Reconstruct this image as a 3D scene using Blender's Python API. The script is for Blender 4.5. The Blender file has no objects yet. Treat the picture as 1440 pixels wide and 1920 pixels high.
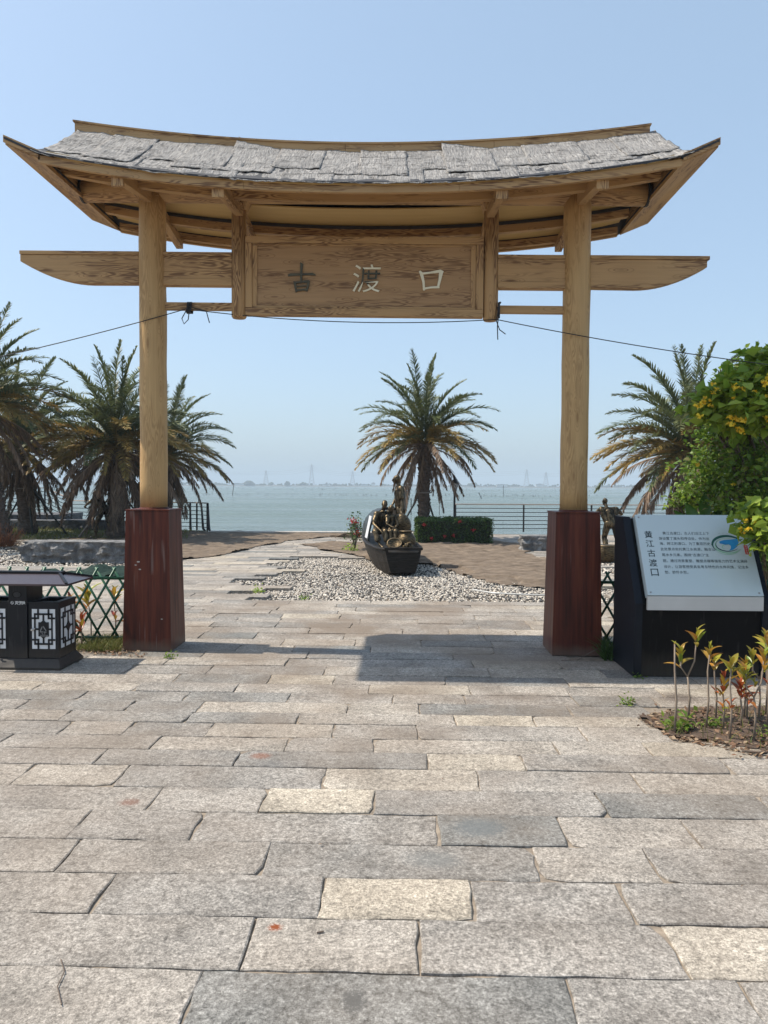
import bpy, bmesh, math, random
import numpy as np
from mathutils import Vector, Matrix, noise as mnoise
R = math.radians
random.seed(7)
rng = np.random.default_rng(7)
S = bpy.context.scene
C = S.collection

# ---------------------------------------------------------------- camera, sky, sun, exposure
EYE = 1.55
cam_d = bpy.data.cameras.new('camera')
cam_d.sensor_fit = 'VERTICAL'; cam_d.sensor_height = 36.0
cam_d.lens = 36.0 * 1390 / 1920
cam_d.clip_start = 0.05; cam_d.clip_end = 20000
cam = bpy.data.objects.new('camera', cam_d); C.objects.link(cam)
_M = (Matrix.Rotation(R(1.4), 4, 'Z') @ Matrix.Rotation(R(-0.3), 4, 'Y') @ Matrix.Rotation(R(90 - 2.06), 4, 'X'))
cam.matrix_world = Matrix.Translation((0, 0, EYE)) @ _M
S.camera = cam

SUN = Vector((-0.672, 0.06, 1.0)).normalized()          # towards the sun
world = bpy.data.worlds.new('World'); S.world = world; world.use_nodes = True
wn = world.node_tree; wn.nodes.clear()
sky = wn.nodes.new('ShaderNodeTexSky'); sky.sky_type = 'NISHITA'; sky.sun_disc = False
sky.sun_elevation = math.asin(SUN.z); sky.sun_rotation = math.atan2(SUN.x, SUN.y)
sky.air_density = 1.0; sky.dust_density = 2.2; sky.ozone_density = 2.5; sky.altitude = 0
bg = wn.nodes.new('ShaderNodeBackground'); bg.inputs[1].default_value = 0.15
pale = wn.nodes.new('ShaderNodeMix'); pale.data_type = 'RGBA'; pale.inputs[0].default_value = 0.42; pale.inputs[7].default_value = (2.98, 4.0, 4.9, 1)
wo = wn.nodes.new('ShaderNodeOutputWorld')
wn.links.new(sky.outputs[0], pale.inputs[6]); wn.links.new(pale.outputs[2], bg.inputs[0]); wn.links.new(bg.outputs[0], wo.inputs[0])
sun_d = bpy.data.lights.new('sun', 'SUN'); sun_d.energy = 4.6; sun_d.angle = R(0.6); sun_d.color = (1.0, 0.91, 0.78)
sun = bpy.data.objects.new('sun', sun_d); C.objects.link(sun)
sun.rotation_euler = (-SUN).to_track_quat('-Z', 'Y').to_euler(); sun.location = (-20, 0, 30)
S.view_settings.view_transform = 'Standard'; S.view_settings.look = 'None'
S.view_settings.exposure = 0.42; S.view_settings.gamma = 1.0; S.view_settings.use_curve_mapping = False
S.render.engine = 'CYCLES'
S.cycles.use_denoising = True
S.cycles.max_bounces = 6; S.cycles.volume_bounces = 0; S.cycles.transparent_max_bounces = 8
S.cycles.caustics_reflective = False; S.cycles.caustics_refractive = False

# ---------------------------------------------------------------- materials
class NT:
    def __init__(self, name):
        self.m = bpy.data.materials.new(name); self.m.use_nodes = True
        self.t = self.m.node_tree; self.t.nodes.clear()
        self.out = self.n('ShaderNodeOutputMaterial')
    def n(self, ty, **kw):
        nd = self.t.nodes.new(ty)
        for k, v in kw.items():
            setattr(nd, k, v)
        return nd
    def put(self, sock, v):
        if hasattr(v, 'is_output') or isinstance(v, bpy.types.NodeSocket):
            self.t.links.new(v, sock)
        elif isinstance(v, tuple) and len(v) == 3 and sock.type == 'RGBA':
            sock.default_value = (*v, 1)
        else:
            sock.default_value = v
    def coord(self, kind='Object'):
        return self.n('ShaderNodeTexCoord').outputs[kind]
    def pos(self):
        return self.n('ShaderNodeNewGeometry').outputs['Position']
    def mapp(self, v, scale=(1, 1, 1), loc=(0, 0, 0)):
        m = self.n('ShaderNodeMapping'); self.put(m.inputs['Vector'], v)
        m.inputs['Scale'].default_value = scale; m.inputs['Location'].default_value = loc
        return m.outputs[0]
    def noise(self, v, scale=5, detail=3, rough=0.5, dist=0):
        m = self.n('ShaderNodeTexNoise'); self.put(m.inputs['Vector'], v)
        m.inputs['Scale'].default_value = scale; m.inputs['Detail'].default_value = detail
        m.inputs['Roughness'].default_value = rough; m.inputs['Distortion'].default_value = dist
        return m.outputs['Fac']
    def vor(self, v, scale=5, feature='F1', out='Distance', rnd=1):
        m = self.n('ShaderNodeTexVoronoi', feature=feature); self.put(m.inputs['Vector'], v)
        m.inputs['Scale'].default_value = scale; m.inputs['Randomness'].default_value = rnd
        return m.outputs[out]
    def math(self, op, a, b=0.0, c=0.0, clamp=False):
        m = self.n('ShaderNodeMath', operation=op, use_clamp=clamp)
        self.put(m.inputs[0], a); self.put(m.inputs[1], b); self.put(m.inputs[2], c)
        return m.outputs[0]
    def vmath(self, op, a, b):
        m = self.n('ShaderNodeVectorMath', operation=op)
        self.put(m.inputs[0], a); self.put(m.inputs[1], b)
        return m.outputs['Value'] if op in ('LENGTH', 'DISTANCE', 'DOT_PRODUCT') else m.outputs[0]
    def ramp(self, f, stops, interp='LINEAR'):
        m = self.n('ShaderNodeValToRGB'); m.color_ramp.interpolation = interp
        e = m.color_ramp.elements
        while len(e) < len(stops): e.new(0.5)
        for el, (p, c) in zip(e, stops):
            el.position = p
            el.color = (*c, 1) if isinstance(c, tuple) else (c, c, c, 1)
        self.put(m.inputs[0], f)
        return m.outputs[0]
    def mix(self, f, a, b, mode='MIX'):
        m = self.n('ShaderNodeMix', data_type='RGBA', blend_type=mode, clamp_factor=True)
        self.put(m.inputs[0], f); self.put(m.inputs[6], a); self.put(m.inputs[7], b)
        return m.outputs[2]
    def bump(self, h, strength=0.3, dist=0.01, normal=None):
        m = self.n('ShaderNodeBump'); self.put(m.inputs['Height'], h)
        m.inputs['Strength'].default_value = strength; m.inputs['Distance'].default_value = dist
        if normal is not None: self.put(m.inputs['Normal'], normal)
        return m.outputs[0]
    def bsdf(self, color, rough=0.7, metal=0.0, normal=None, spec=0.5, trans=None, alpha=None, ior=1.5):
        p = self.n('ShaderNodeBsdfPrincipled'); p.inputs['IOR'].default_value = ior
        self.put(p.inputs['Base Color'], color); self.put(p.inputs['Roughness'], rough)
        self.put(p.inputs['Metallic'], metal); self.put(p.inputs['Specular IOR Level'], spec)
        if normal is not None: self.put(p.inputs['Normal'], normal)
        if alpha is not None: self.put(p.inputs['Alpha'], alpha)
        sh = p.outputs[0]
        if trans:
            tr = self.n('ShaderNodeBsdfTranslucent'); self.put(tr.inputs[0], color)
            mx = self.n('ShaderNodeMixShader'); mx.inputs[0].default_value = trans
            self.t.links.new(sh, mx.inputs[1]); self.t.links.new(tr.outputs[0], mx.inputs[2]); sh = mx.outputs[0]
        self.t.links.new(sh, self.out.inputs[0])
        return self.m

def wood(name, axis, amt=1.0, base=(0.46, 0.29, 0.135), dark=(0.095, 0.038, 0.018), knots=1.0, shift=0.0):
    k = NT(name); c = k.coord()
    sc = [13.0, 13.0, 13.0]; sc[axis] = 1.7
    v = k.mapp(c, tuple(sc), (shift, shift * 2, shift * 3))
    warp = k.noise(v, 1.0, 2, 0.45)
    rings = k.math('PINGPONG', k.math('MULTIPLY', warp, 14), 0.5)
    line = k.ramp(rings, [(0.0, 1.0), (0.16, 0.8), (0.34, 0.0)])
    mask = k.ramp(k.noise(k.mapp(c, tuple(s * 0.5 for s in sc), (3 + shift, 1, 2)), 1.3, 2), [(0.45, 0.0), (0.56, 1.0)])
    fs = [60.0, 60.0, 60.0]; fs[axis] = 2.0
    fine = k.noise(k.mapp(c, tuple(fs)), 1, 3)
    ks = [13.0, 13.0, 13.0]; ks[axis] = 3.0
    kn = k.vor(k.mapp(c, tuple(ks), (shift, 5, 7)), 0.85)
    knot = k.ramp(kn, [(0.07, 1.0), (0.20, 0.0)])
    kring = k.math('MULTIPLY', k.ramp(k.math('PINGPONG', k.math('MULTIPLY', kn, 9), 0.5), [(0.0, 1.0), (0.2, 0.0)]),
                   k.ramp(kn, [(0.30, 1.0), (0.40, 0.0)]))
    col = k.mix(fine, tuple(b * 0.80 for b in base), tuple(min(1, b * 1.18) for b in base))
    big = k.noise(c, 1.7, 2)
    col = k.mix(k.ramp(big, [(0.35, 0.0), (0.7, 0.35)]), col, tuple(b * f for b, f in zip(base, (0.72, 0.66, 0.62))))
    a = k.math('MULTIPLY', k.math('MULTIPLY', line, mask), 0.78 * amt)
    a = k.math('MAXIMUM', a, k.math('MULTIPLY', k.math('MAXIMUM', knot, k.math('MULTIPLY', kring, 0.7)), 0.75 * knots))
    col = k.mix(a, col, dark)
    h = k.math('SUBTRACT', fine, a)
    return k.bsdf(col, 0.62, normal=k.bump(h, 0.35, 0.004), spec=0.35)

M = {}
for ax, nm in enumerate('xyz'):
    M['wood_' + nm] = wood('pine_' + nm, ax, shift=ax * 1.7)
M['board'] = wood('carved_board_wood', 0, 0.85, base=(0.40, 0.25, 0.125), dark=(0.09, 0.036, 0.016), shift=4.1)
M['post'] = wood('post_wood', 2, 0.55, base=(0.50, 0.325, 0.145), dark=(0.19, 0.095, 0.035), knots=0.8, shift=6.3)
M['soffit'] = (lambda k: k.bsdf(k.mix(k.noise(k.mapp(k.coord(), (1, 30, 30)), 1, 3), (0.42, 0.28, 0.10), (0.54, 0.37, 0.15)), 0.65))(NT('soffit_board'))

def redwood():
    k = NT('red_stained_wood'); c = k.coord()
    f = k.noise(k.mapp(c, (26, 26, 1.1)), 1, 4, 0.6)
    g = k.noise(k.mapp(c, (9, 9, 1.5), (2, 3, 4)), 1, 3, 0.55, 0.6)
    col = k.ramp(f, [(0.3, (0.045, 0.012, 0.008)), (0.55, (0.105, 0.025, 0.014)), (0.75, (0.16, 0.045, 0.022))])
    col = k.mix(k.ramp(g, [(0.58, 0.0), (0.72, 0.75)]), col, (0.022, 0.010, 0.008))
    pale = k.math('MULTIPLY', k.ramp(k.noise(k.mapp(c, (34, 34, 1.8), (7, 1, 0)), 1, 2), [(0.60, 0.0), (0.70, 1.0)]),
                  k.ramp(k.noise(c, 2.3, 1), [(0.5, 0.0), (0.62, 1.0)]))
    col = k.mix(k.math('MULTIPLY', pale, 0.35), col, (0.30, 0.23, 0.20))
    z = k.n('ShaderNodeSeparateXYZ'); k.put(z.inputs[0], k.pos())
    dirt = k.ramp(k.math('ADD', z.outputs[2], k.math('MULTIPLY', k.noise(c, 8, 3), 0.12)), [(0.06, 0.6), (0.17, 0.0)])
    col = k.mix(dirt, col, (0.16, 0.125, 0.095))
    return k.bsdf(col, k.math('ADD', 0.33, k.math('MULTIPLY', g, 0.3)), normal=k.bump(f, 0.5, 0.003), spec=0.22)
M['redwood'] = redwood()

def granite(name, island):
    k = NT(name); p = k.pos()
    if island:
        tone = k.n('ShaderNodeNewGeometry').outputs['Random Per Island']
    else:
        a = k.n('ShaderNodeAttribute', attribute_name='tone'); tone = a.outputs['Fac']
    off = k.n('ShaderNodeCombineXYZ'); k.put(off.inputs[0], k.math('MULTIPLY', tone, 37.0)); k.put(off.inputs[1], k.math('MULTIPLY', tone, 91.0))
    pp = k.vmath('ADD', p, off.outputs[0])
    base = k.ramp(tone, [(0.0, (0.155, 0.165, 0.165)), (0.05, (0.20, 0.205, 0.20)), (0.12, (0.235, 0.228, 0.215)), (0.35, (0.305, 0.284, 0.26)),
                         (0.6, (0.355, 0.325, 0.29)), (0.86, (0.41, 0.37, 0.32)), (0.93, (0.43, 0.385, 0.32)), (1.0, (0.46, 0.405, 0.33))])
    sp = k.noise(pp, 88, 5, 0.9)
    md = k.noise(pp, 30, 4, 0.7)
    lg = k.noise(pp, 2.6, 3, 0.6)
    col = k.mix(1.0, base, k.ramp(sp, [(0.36, 0.30), (0.46, 0.80), (0.54, 1.12), (0.64, 1.85)]), 'MULTIPLY')
    col = k.mix(1.0, col, k.ramp(md, [(0.34, 0.55), (0.5, 0.98), (0.66, 1.25)]), 'MULTIPLY')
    col = k.mix(1.0, col, k.ramp(lg, [(0.3, 0.70), (0.62, 1.14)]), 'MULTIPLY')
    col = k.mix(1.0, col, (0.92, 0.915, 0.90), 'MULTIPLY')
    # trodden-in earth, strongest round the gate
    dn = k.noise(p, 0.85, 4, 0.62)
    near = k.ramp(k.math('DIVIDE', k.vmath('DISTANCE', p, (-0.2, 7.6, 0.0)), 8.0), [(0.15, 1.0), (0.75, 0.25)])
    col = k.mix(k.math('MULTIPLY', k.ramp(dn, [(0.40, 0.0), (0.62, 0.80)]), near), col, (0.175, 0.135, 0.10))
    # pale grit caught in the surface
    col = k.mix(k.ramp(k.noise(pp, 60, 2, 0.5), [(0.70, 0.0), (0.78, 0.55)]), col, (0.55, 0.50, 0.44))
    # stains that have a place and an outline of their own
    for (sx, sy, rx, ry, cc, am) in [(-0.436, 2.535, 0.030, 0.026, (0.20, 0.05, 0.012), 1.1), (-0.80, 4.17, 0.075, 0.06, (0.20, 0.085, 0.05), 0.75),
                                     (-1.32, 3.535, 0.062, 0.05, (0.16, 0.075, 0.05), 0.75), (-0.135, 2.18, 0.05, 0.065, (0.10, 0.095, 0.088), 1.0),
                                     (-0.72, 4.05, 0.10, 0.06, (0.15, 0.145, 0.14), 0.5), (0.36, 3.315, 0.16, 0.12, (0.12, 0.135, 0.14), 0.75),
                                     (0.14, 3.03, 0.15, 0.09, (0.15, 0.155, 0.15), 0.6), (2.05, 5.45, 0.20, 0.16, (0.07, 0.05, 0.04), 0.75),
                                     (0.9, 5.45, 0.42, 0.12, (0.14, 0.11, 0.085), 0.55), (0.45, 5.30, 0.17, 0.10, (0.15, 0.12, 0.095), 0.55), (-0.24, 2.52, 0.05, 0.02, (0.16, 0.155, 0.14), 0.6)]:
        d = k.vmath('SUBTRACT', p, (sx, sy, 0.0))
        d = k.vmath('DIVIDE', d, (rx, ry, 10.0))
        dd = k.math('ADD', k.vmath('LENGTH', d, (0, 0, 0)), k.math('MULTIPLY', k.math('SUBTRACT', sp, 0.5), 2.2))
        col = k.mix(k.ramp(dd, [(0.45, am * 0.9), (1.15, 0.0)]), col, cc)
    h = k.math('ADD', k.math('MULTIPLY', md, 1.0), k.math('MULTIPLY', sp, 0.45))
    return k.bsdf(col, 0.82, normal=k.bump(h, 0.55, 0.006), spec=0.3)
M['granite'] = granite('granite_slab', False)
M['granite_far'] = granite('granite_slab_far', True)

def simple(name, c1, c2, scale=8, rough=0.7, metal=0.0, bump=0.2, bd=0.005, spec=0.5, trans=None, stretch=(1, 1, 1), rnd=0.0, detail=3):
    k = NT(name); v = k.mapp(k.coord(), stretch)
    n = k.noise(v, scale, detail, 0.6)
    col = k.mix(k.ramp(n, [(0.3, 0.0), (0.7, 1.0)]), c1, c2)
    if rnd:
        r = k.n('ShaderNodeObjectInfo').outputs['Random']
        col = k.mix(1.0, col, k.ramp(r, [(0, 1 - rnd), (1, 1 + rnd)]), 'MULTIPLY')
    return k.bsdf(col, rough, metal, k.bump(n, bump, bd), spec, trans)

def leafmat(name, cols, trans=0.35, rough=0.5, spec=0.4):
    k = NT(name)
    r = k.n('ShaderNodeNewGeometry').outputs['Random Per Island']
    o = k.n('ShaderNodeObjectInfo').outputs['Random']
    f = k.math('FRACT', k.math('ADD', r, o))
    n = len(cols)
    col = k.ramp(f, [(i / (n - 1) if n > 1 else 0, c) for i, c in enumerate(cols)])
    return k.bsdf(col, rough, spec=spec, trans=trans)

M['frond_green'] = leafmat('palm_frond_green', [(0.085, 0.11, 0.045), (0.14, 0.17, 0.072), (0.095, 0.12, 0.052), (0.19, 0.19, 0.08)], 0.25)
M['frond_olive'] = leafmat('palm_frond_olive', [(0.28, 0.20, 0.055), (0.36, 0.24, 0.07), (0.20, 0.18, 0.06), (0.42, 0.25, 0.08)], 0.25)
M['frond_dead'] = leafmat('palm_frond_dead', [(0.19, 0.135, 0.10), (0.28, 0.20, 0.14), (0.14, 0.10, 0.075), (0.34, 0.26, 0.19)], 0.15, 0.8, 0.2)
M['palm_trunk'] = simple('palm_trunk_fibre', (0.055, 0.042, 0.035), (0.15, 0.11, 0.085), 9, 0.9, bump=0.8, bd=0.03, stretch=(1, 1, 2.5))
M['shrub_leaf'] = leafmat('shrub_leaf', [(0.09, 0.18, 0.025), (0.18, 0.29, 0.035), (0.08, 0.15, 0.028), (0.27, 0.36, 0.045), (0.12, 0.22, 0.03), (0.20, 0.17, 0.06)], 0.45, 0.45)
M['shrub_leaf_bright'] = leafmat('shrub_leaf_bright', [(0.20, 0.32, 0.035), (0.32, 0.42, 0.05), (0.16, 0.28, 0.035), (0.36, 0.42, 0.05)], 0.45, 0.45)
M['hedge_leaf'] = leafmat('hedge_leaf', [(0.03, 0.075, 0.018), (0.07, 0.13, 0.025), (0.045, 0.095, 0.02), (0.11, 0.17, 0.035)], 0.25, 0.4)
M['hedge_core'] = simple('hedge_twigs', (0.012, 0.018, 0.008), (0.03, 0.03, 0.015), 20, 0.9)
M['yellow_flower'] = leafmat('yellow_flower', [(0.88, 0.62, 0.03), (0.92, 0.74, 0.08), (0.85, 0.50, 0.03)], 0.3)
M['red_flower'] = leafmat('red_flower', [(0.45, 0.02, 0.03), (0.55, 0.05, 0.05)], 0.2)
M['croton'] = leafmat('croton_leaf', [(0.26, 0.30, 0.04), (0.44, 0.38, 0.04), (0.15, 0.24, 0.03), (0.48, 0.22, 0.03), (0.34, 0.36, 0.05), (0.40, 0.14, 0.03), (0.20, 0.30, 0.04)], 0.35, 0.35, 0.5)
M['croton_red'] = leafmat('croton_leaf_red', [(0.30, 0.05, 0.02), (0.45, 0.12, 0.03), (0.18, 0.03, 0.02), (0.40, 0.28, 0.03), (0.25, 0.07, 0.03)], 0.3, 0.35, 0.5)
M['stem'] = simple('woody_stem', (0.17, 0.13, 0.10), (0.30, 0.24, 0.18), 40, 0.85, stretch=(1, 1, 0.4))
M['branch'] = simple('shrub_branch', (0.07, 0.05, 0.04), (0.16, 0.12, 0.09), 20, 0.85)
M['broad_leaf'] = leafmat('broad_leaf', [(0.05, 0.13, 0.03), (0.09, 0.19, 0.04), (0.07, 0.16, 0.035)], 0.3, 0.35, 0.5)
M['dry'] = leafmat('dry_stalks', [(0.20, 0.12, 0.06), (0.30, 0.19, 0.10), (0.13, 0.08, 0.045), (0.26, 0.15, 0.07)], 0.2, 0.8, 0.2)
M['rust_shrub'] = leafmat('rusty_shrub', [(0.30, 0.12, 0.06), (0.38, 0.17, 0.08), (0.22, 0.09, 0.05)], 0.2, 0.8, 0.2)
M['litter'] = leafmat('leaf_litter', [(0.11, 0.06, 0.04), (0.20, 0.12, 0.07), (0.07, 0.045, 0.035), (0.36, 0.27, 0.18), (0.15, 0.08, 0.05)], 0.05, 0.85, 0.2)
M['grass'] = leafmat('grass_blades', [(0.08, 0.13, 0.025), (0.17, 0.17, 0.05), (0.12, 0.15, 0.03), (0.24, 0.19, 0.08)], 0.3, 0.6, 0.3)
M['soil'] = simple('soil', (0.055, 0.036, 0.026), (0.12, 0.08, 0.055), 14, 0.95, bump=0.9, bd=0.02)
M['ground'] = simple('mortar_bed', (0.14, 0.115, 0.09), (0.32, 0.265, 0.205), 22, 0.95, bump=0.5, bd=0.01, detail=5)
M['turf'] = simple('thin_turf', (0.06, 0.075, 0.025), (0.13, 0.115, 0.05), 6, 0.95, bump=0.7, bd=0.03)
M['concrete'] = simple('pale_concrete', (0.40, 0.37, 0.33), (0.52, 0.49, 0.44), 5, 0.9)
M['net'] = (lambda k: k.bsdf(k.mix(k.ramp(k.noise(k.mapp(k.pos(), (1, 1.6, 1)), 3.0, 5, 0.65), [(0.32, 0.0), (0.68, 1.0)]), (0.11, 0.086, 0.066), (0.26, 0.205, 0.155)), 0.95,
            normal=k.bump(k.noise(k.mapp(k.pos(), (3, 9, 1)), 2.5, 5, 0.7), 0.9, 0.05), spec=0.1))(NT('shade_net'))
M['net_green'] = simple('green_net', (0.012, 0.026, 0.022), (0.03, 0.052, 0.044), 9, 0.9, bump=0.8, bd=0.03, spec=0.1)

def rockmat():
    k = NT('split_granite'); c = k.coord()
    n = k.noise(c, 5, 6, 0.65); s = k.noise(c, 70, 3, 0.7)
    col = k.ramp(n, [(0.3, (0.085, 0.085, 0.088)), (0.5, (0.19, 0.188, 0.185)), (0.68, (0.40, 0.395, 0.385))])
    col = k.mix(1.0, col, k.ramp(s, [(0.3, 0.7), (0.7, 1.3)]), 'MULTIPLY')
    return k.bsdf(col, 0.85, normal=k.bump(k.math('ADD', n, k.math('MULTIPLY', s, 0.2)), 1.0, 0.12))
M['rock'] = rockmat()
M['dark_rock'] = simple('dark_stone', (0.045, 0.047, 0.055), (0.12, 0.12, 0.125), 5, 0.85, bump=0.8, bd=0.04)

def pebble():
    k = NT('beach_pebbles'); r = k.n('ShaderNodeNewGeometry').outputs['Random Per Island']
    a = k.noise(k.pos(), 0.9, 3)
    f = k.math('ADD', r, k.math('MULTIPLY', k.math('SUBTRACT', a, 0.5), 0.9))
    col = k.ramp(f, [(0.0, (0.03, 0.03, 0.032)), (0.30, (0.07, 0.066, 0.06)), (0.38, (0.26, 0.23, 0.20)), (0.5, (0.50, 0.45, 0.38)), (0.8, (0.66, 0.61, 0.53)), (1.0, (0.52, 0.45, 0.37))])
    return k.bsdf(col, 0.6)
M['pebble'] = pebble()

def thatch():
    k = NT('bark_thatch'); c = k.coord()
    r = k.n('ShaderNodeObjectInfo').outputs['Random']
    off = k.n('ShaderNodeCombineXYZ'); k.put(off.inputs[0], k.math('MULTIPLY', r, 13.0))
    v = k.vmath('ADD', c, off.outputs[0])
    fib = k.noise(k.mapp(v, (75, 9, 9)), 1, 4, 0.7, 0.4)
    wr = k.noise(k.mapp(v, (3, 26, 26)), 1.0, 4, 0.6, 0.5)
    crack = k.ramp(k.math('PINGPONG', k.math('MULTIPLY', wr, 5), 0.5), [(0.0, 1.0), (0.09, 0.0)])
    cm = k.ramp(k.noise(k.mapp(v, (2, 4, 4)), 1.6, 2), [(0.50, 0.0), (0.62, 1.0)])
    crk = k.math('MULTIPLY', crack, cm)
    col = k.ramp(fib, [(0.28, (0.10, 0.095, 0.09)), (0.47, (0.31, 0.295, 0.28)), (0.68, (0.54, 0.515, 0.48))])
    col = k.mix(k.ramp(k.noise(v, 2.4, 3), [(0.4, 0.0), (0.75, 0.5)]), col, (0.20, 0.195, 0.19))
    col = k.mix(k.math('MULTIPLY', crk, 0.9), col, (0.05, 0.045, 0.045))
    h = k.math('SUBTRACT', k.math('ADD', fib, k.math('MULTIPLY', wr, 0.7)), k.math('MULTIPLY', crk, 1.5))
    return k.bsdf(col, 0.85, normal=k.bump(h, 1.0, 0.022), spec=0.15)
M['thatch'] = thatch()
M['felt'] = simple('roofing_felt', (0.02, 0.02, 0.023), (0.04, 0.04, 0.045), 12, 0.7)
M['sign_edge'] = simple('dark_blue_sheet', (0.005, 0.007, 0.012), (0.009, 0.012, 0.019), 5, 0.45, bump=0.05, spec=0.2)
M['canopy'] = simple('brown_canopy_metal', (0.06, 0.045, 0.05), (0.085, 0.062, 0.066), 5, 0.25, 0.3, bump=0.03)
def dusty(name, c1, c2, rough, spec):
    k = NT(name); p = k.pos(); z = k.n('ShaderNodeSeparateXYZ'); k.put(z.inputs[0], p)
    n = k.noise(p, 9, 4, 0.6); s = k.noise(k.mapp(p, (30, 30, 4)), 1, 3, 0.6)
    col = k.mix(n, c1, c2)
    low = k.ramp(k.math('ADD', z.outputs[2], k.math('MULTIPLY', s, 0.16)), [(0.08, 0.55), (0.30, 0.0)])
    col = k.mix(low, col, (0.085, 0.07, 0.055))
    col = k.mix(k.ramp(s, [(0.58, 0.0), (0.75, 0.12)]), col, (0.16, 0.15, 0.14))
    return k.bsdf(col, k.math('ADD', rough, k.math('MULTIPLY', s, 0.25)), spec=spec)
M['black'] = dusty('black_painted_metal', (0.004, 0.005, 0.008), (0.008, 0.009, 0.013), 0.28, 0.28)
M['sign_black'] = dusty('black_sign_body', (0.003, 0.003, 0.003), (0.006, 0.005, 0.006), 0.40, 0.12)
M['white_panel'] = simple('frosted_white_panel', (0.62, 0.63, 0.64), (0.72, 0.73, 0.74), 12, 0.4, bump=0.03)
M['plate'] = simple('glazed_sign_plate', (0.46, 0.54, 0.55), (0.50, 0.575, 0.585), 1.5, 0.16, bump=0.01, spec=0.6)
M['plate_lip'] = simple('sign_lip', (0.48, 0.48, 0.46), (0.56, 0.56, 0.54), 3, 0.3, bump=0.02)
M['ink'] = simple('black_print', (0.010, 0.020, 0.022), (0.015, 0.028, 0.03), 5, 0.4)
M['grey_print'] = simple('grey_print', (0.20, 0.20, 0.20), (0.26, 0.26, 0.26), 5, 0.5)
M['pale_print'] = simple('pale_print', (0.6, 0.6, 0.6), (0.68, 0.68, 0.68), 5, 0.5)
M['logo_dark'] = simple('dark_green_print', (0.01, 0.06, 0.05), (0.02, 0.10, 0.08), 5, 0.4)
M['logo_light'] = simple('light_green_print', (0.20, 0.42, 0.28), (0.34, 0.52, 0.36), 5, 0.4)
M['logo_blue'] = simple('blue_print', (0.02, 0.20, 0.48), (0.03, 0.34, 0.62), 7, 0.4)
M['logo_red'] = simple('red_print', (0.50, 0.04, 0.03), (0.6, 0.06, 0.05), 5, 0.4)
M['steel'] = simple('dull_steel', (0.35, 0.33, 0.32), (0.5, 0.48, 0.46), 30, 0.35, 0.9)
M['green_rod'] = simple('green_coated_rod', (0.008, 0.075, 0.035), (0.015, 0.12, 0.06), 10, 0.4, bump=0.05)
M['gold'] = simple('gold_character', (0.72, 0.66, 0.46), (0.82, 0.78, 0.60), 10, 0.35)
M['old_gold'] = simple('tarnished_character', (0.035, 0.033, 0.018), (0.09, 0.08, 0.04), 16, 0.45)
M['cord'] = simple('black_cord', (0.012, 0.012, 0.014), (0.03, 0.03, 0.035), 30, 0.7)
M['rail_metal'] = simple('dark_rail_metal', (0.012, 0.012, 0.014), (0.03, 0.028, 0.028), 10, 0.45)
M['rail_wood'] = simple('weathered_handrail', (0.40, 0.31, 0.25), (0.55, 0.46, 0.39), 8, 0.7, stretch=(0.3, 0.3, 3))
M['bamboo'] = simple('prop_pole', (0.16, 0.14, 0.12), (0.30, 0.27, 0.24), 9, 0.8)
M['prop_dark'] = simple('dark_prop_pole', (0.012, 0.016, 0.016), (0.03, 0.04, 0.035), 9, 0.6)
M['lamp_glass'] = simple('lamp_glass', (0.50, 0.52, 0.52), (0.6, 0.62, 0.62), 9, 0.15)

def bronze():
    k = NT('patinated_bronze'); c = k.coord()
    n = k.noise(c, 7, 5, 0.65)
    po = k.n('ShaderNodeNewGeometry').outputs['Pointiness']
    f = k.math('ADD', n, k.math('MULTIPLY', k.math('SUBTRACT', po, 0.5), 5.0))
    col = k.ramp(f, [(0.32, (0.012, 0.009, 0.006)), (0.5, (0.034, 0.027, 0.017)), (0.72, (0.16, 0.12, 0.07))])
    return k.bsdf(col, k.ramp(n, [(0.3, 0.52), (0.7, 0.38)]), 0.85, k.bump(k.noise(c, 45, 4, 0.6), 0.4, 0.006))
M['bronze'] = bronze()
M['hull'] = simple('dark_cast_hull', (0.008, 0.007, 0.006), (0.030, 0.025, 0.021), 9, 0.5, 0.0, spec=0.15, bump=0.9, bd=0.012, stretch=(1, 1, 5))
M['cabin'] = simple('dark_cabin_roof', (0.012, 0.014, 0.014), (0.03, 0.035, 0.032), 7, 0.45, 0.0, spec=0.3, bump=0.4, bd=0.01)

def weave():
    k = NT('woven_bronze'); c = k.coord()
    a = k.n('ShaderNodeTexBrick'); k.put(a.inputs['Vector'], c); a.inputs['Scale'].default_value = 30
    w = k.noise(k.mapp(c, (20, 20, 70)), 1, 2)
    col = k.ramp(w, [(0.35, (0.025, 0.018, 0.012)), (0.6, (0.13, 0.095, 0.05))])
    return k.bsdf(col, 0.42, 0.8, k.bump(w, 1.0, 0.01))
M['weave'] = weave()

def water():
    k = NT('lagoon_water'); p = k.pos()
    n1 = k.noise(k.mapp(p, (0.55, 1.7, 1)), 1.0, 4, 0.6, 0.3)
    n2 = k.noise(k.mapp(p, (0.10, 0.28, 1)), 1.0, 3, 0.55)
    n3 = k.noise(k.mapp(p, (0.012, 0.035, 1)), 1.0, 3, 0.55)
    h = k.math('ADD', k.math('MULTIPLY', n1, 0.5), k.math('MULTIPLY', n2, 1.2))
    col = k.mix(n3, (0.085, 0.122, 0.118), (0.145, 0.188, 0.176))
    return k.bsdf(col, k.ramp(n3, [(0.4, 0.10), (0.6, 0.30)]), normal=k.bump(h, 1.0, 0.9), spec=0.5, ior=1.16)
M['water'] = water()
M['far_green'] = simple('far_trees', (0.03, 0.045, 0.025), (0.06, 0.08, 0.04), 0.05, 0.95)
M['far_land'] = simple('far_land', (0.10, 0.10, 0.085), (0.16, 0.15, 0.12), 0.02, 0.95)
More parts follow.
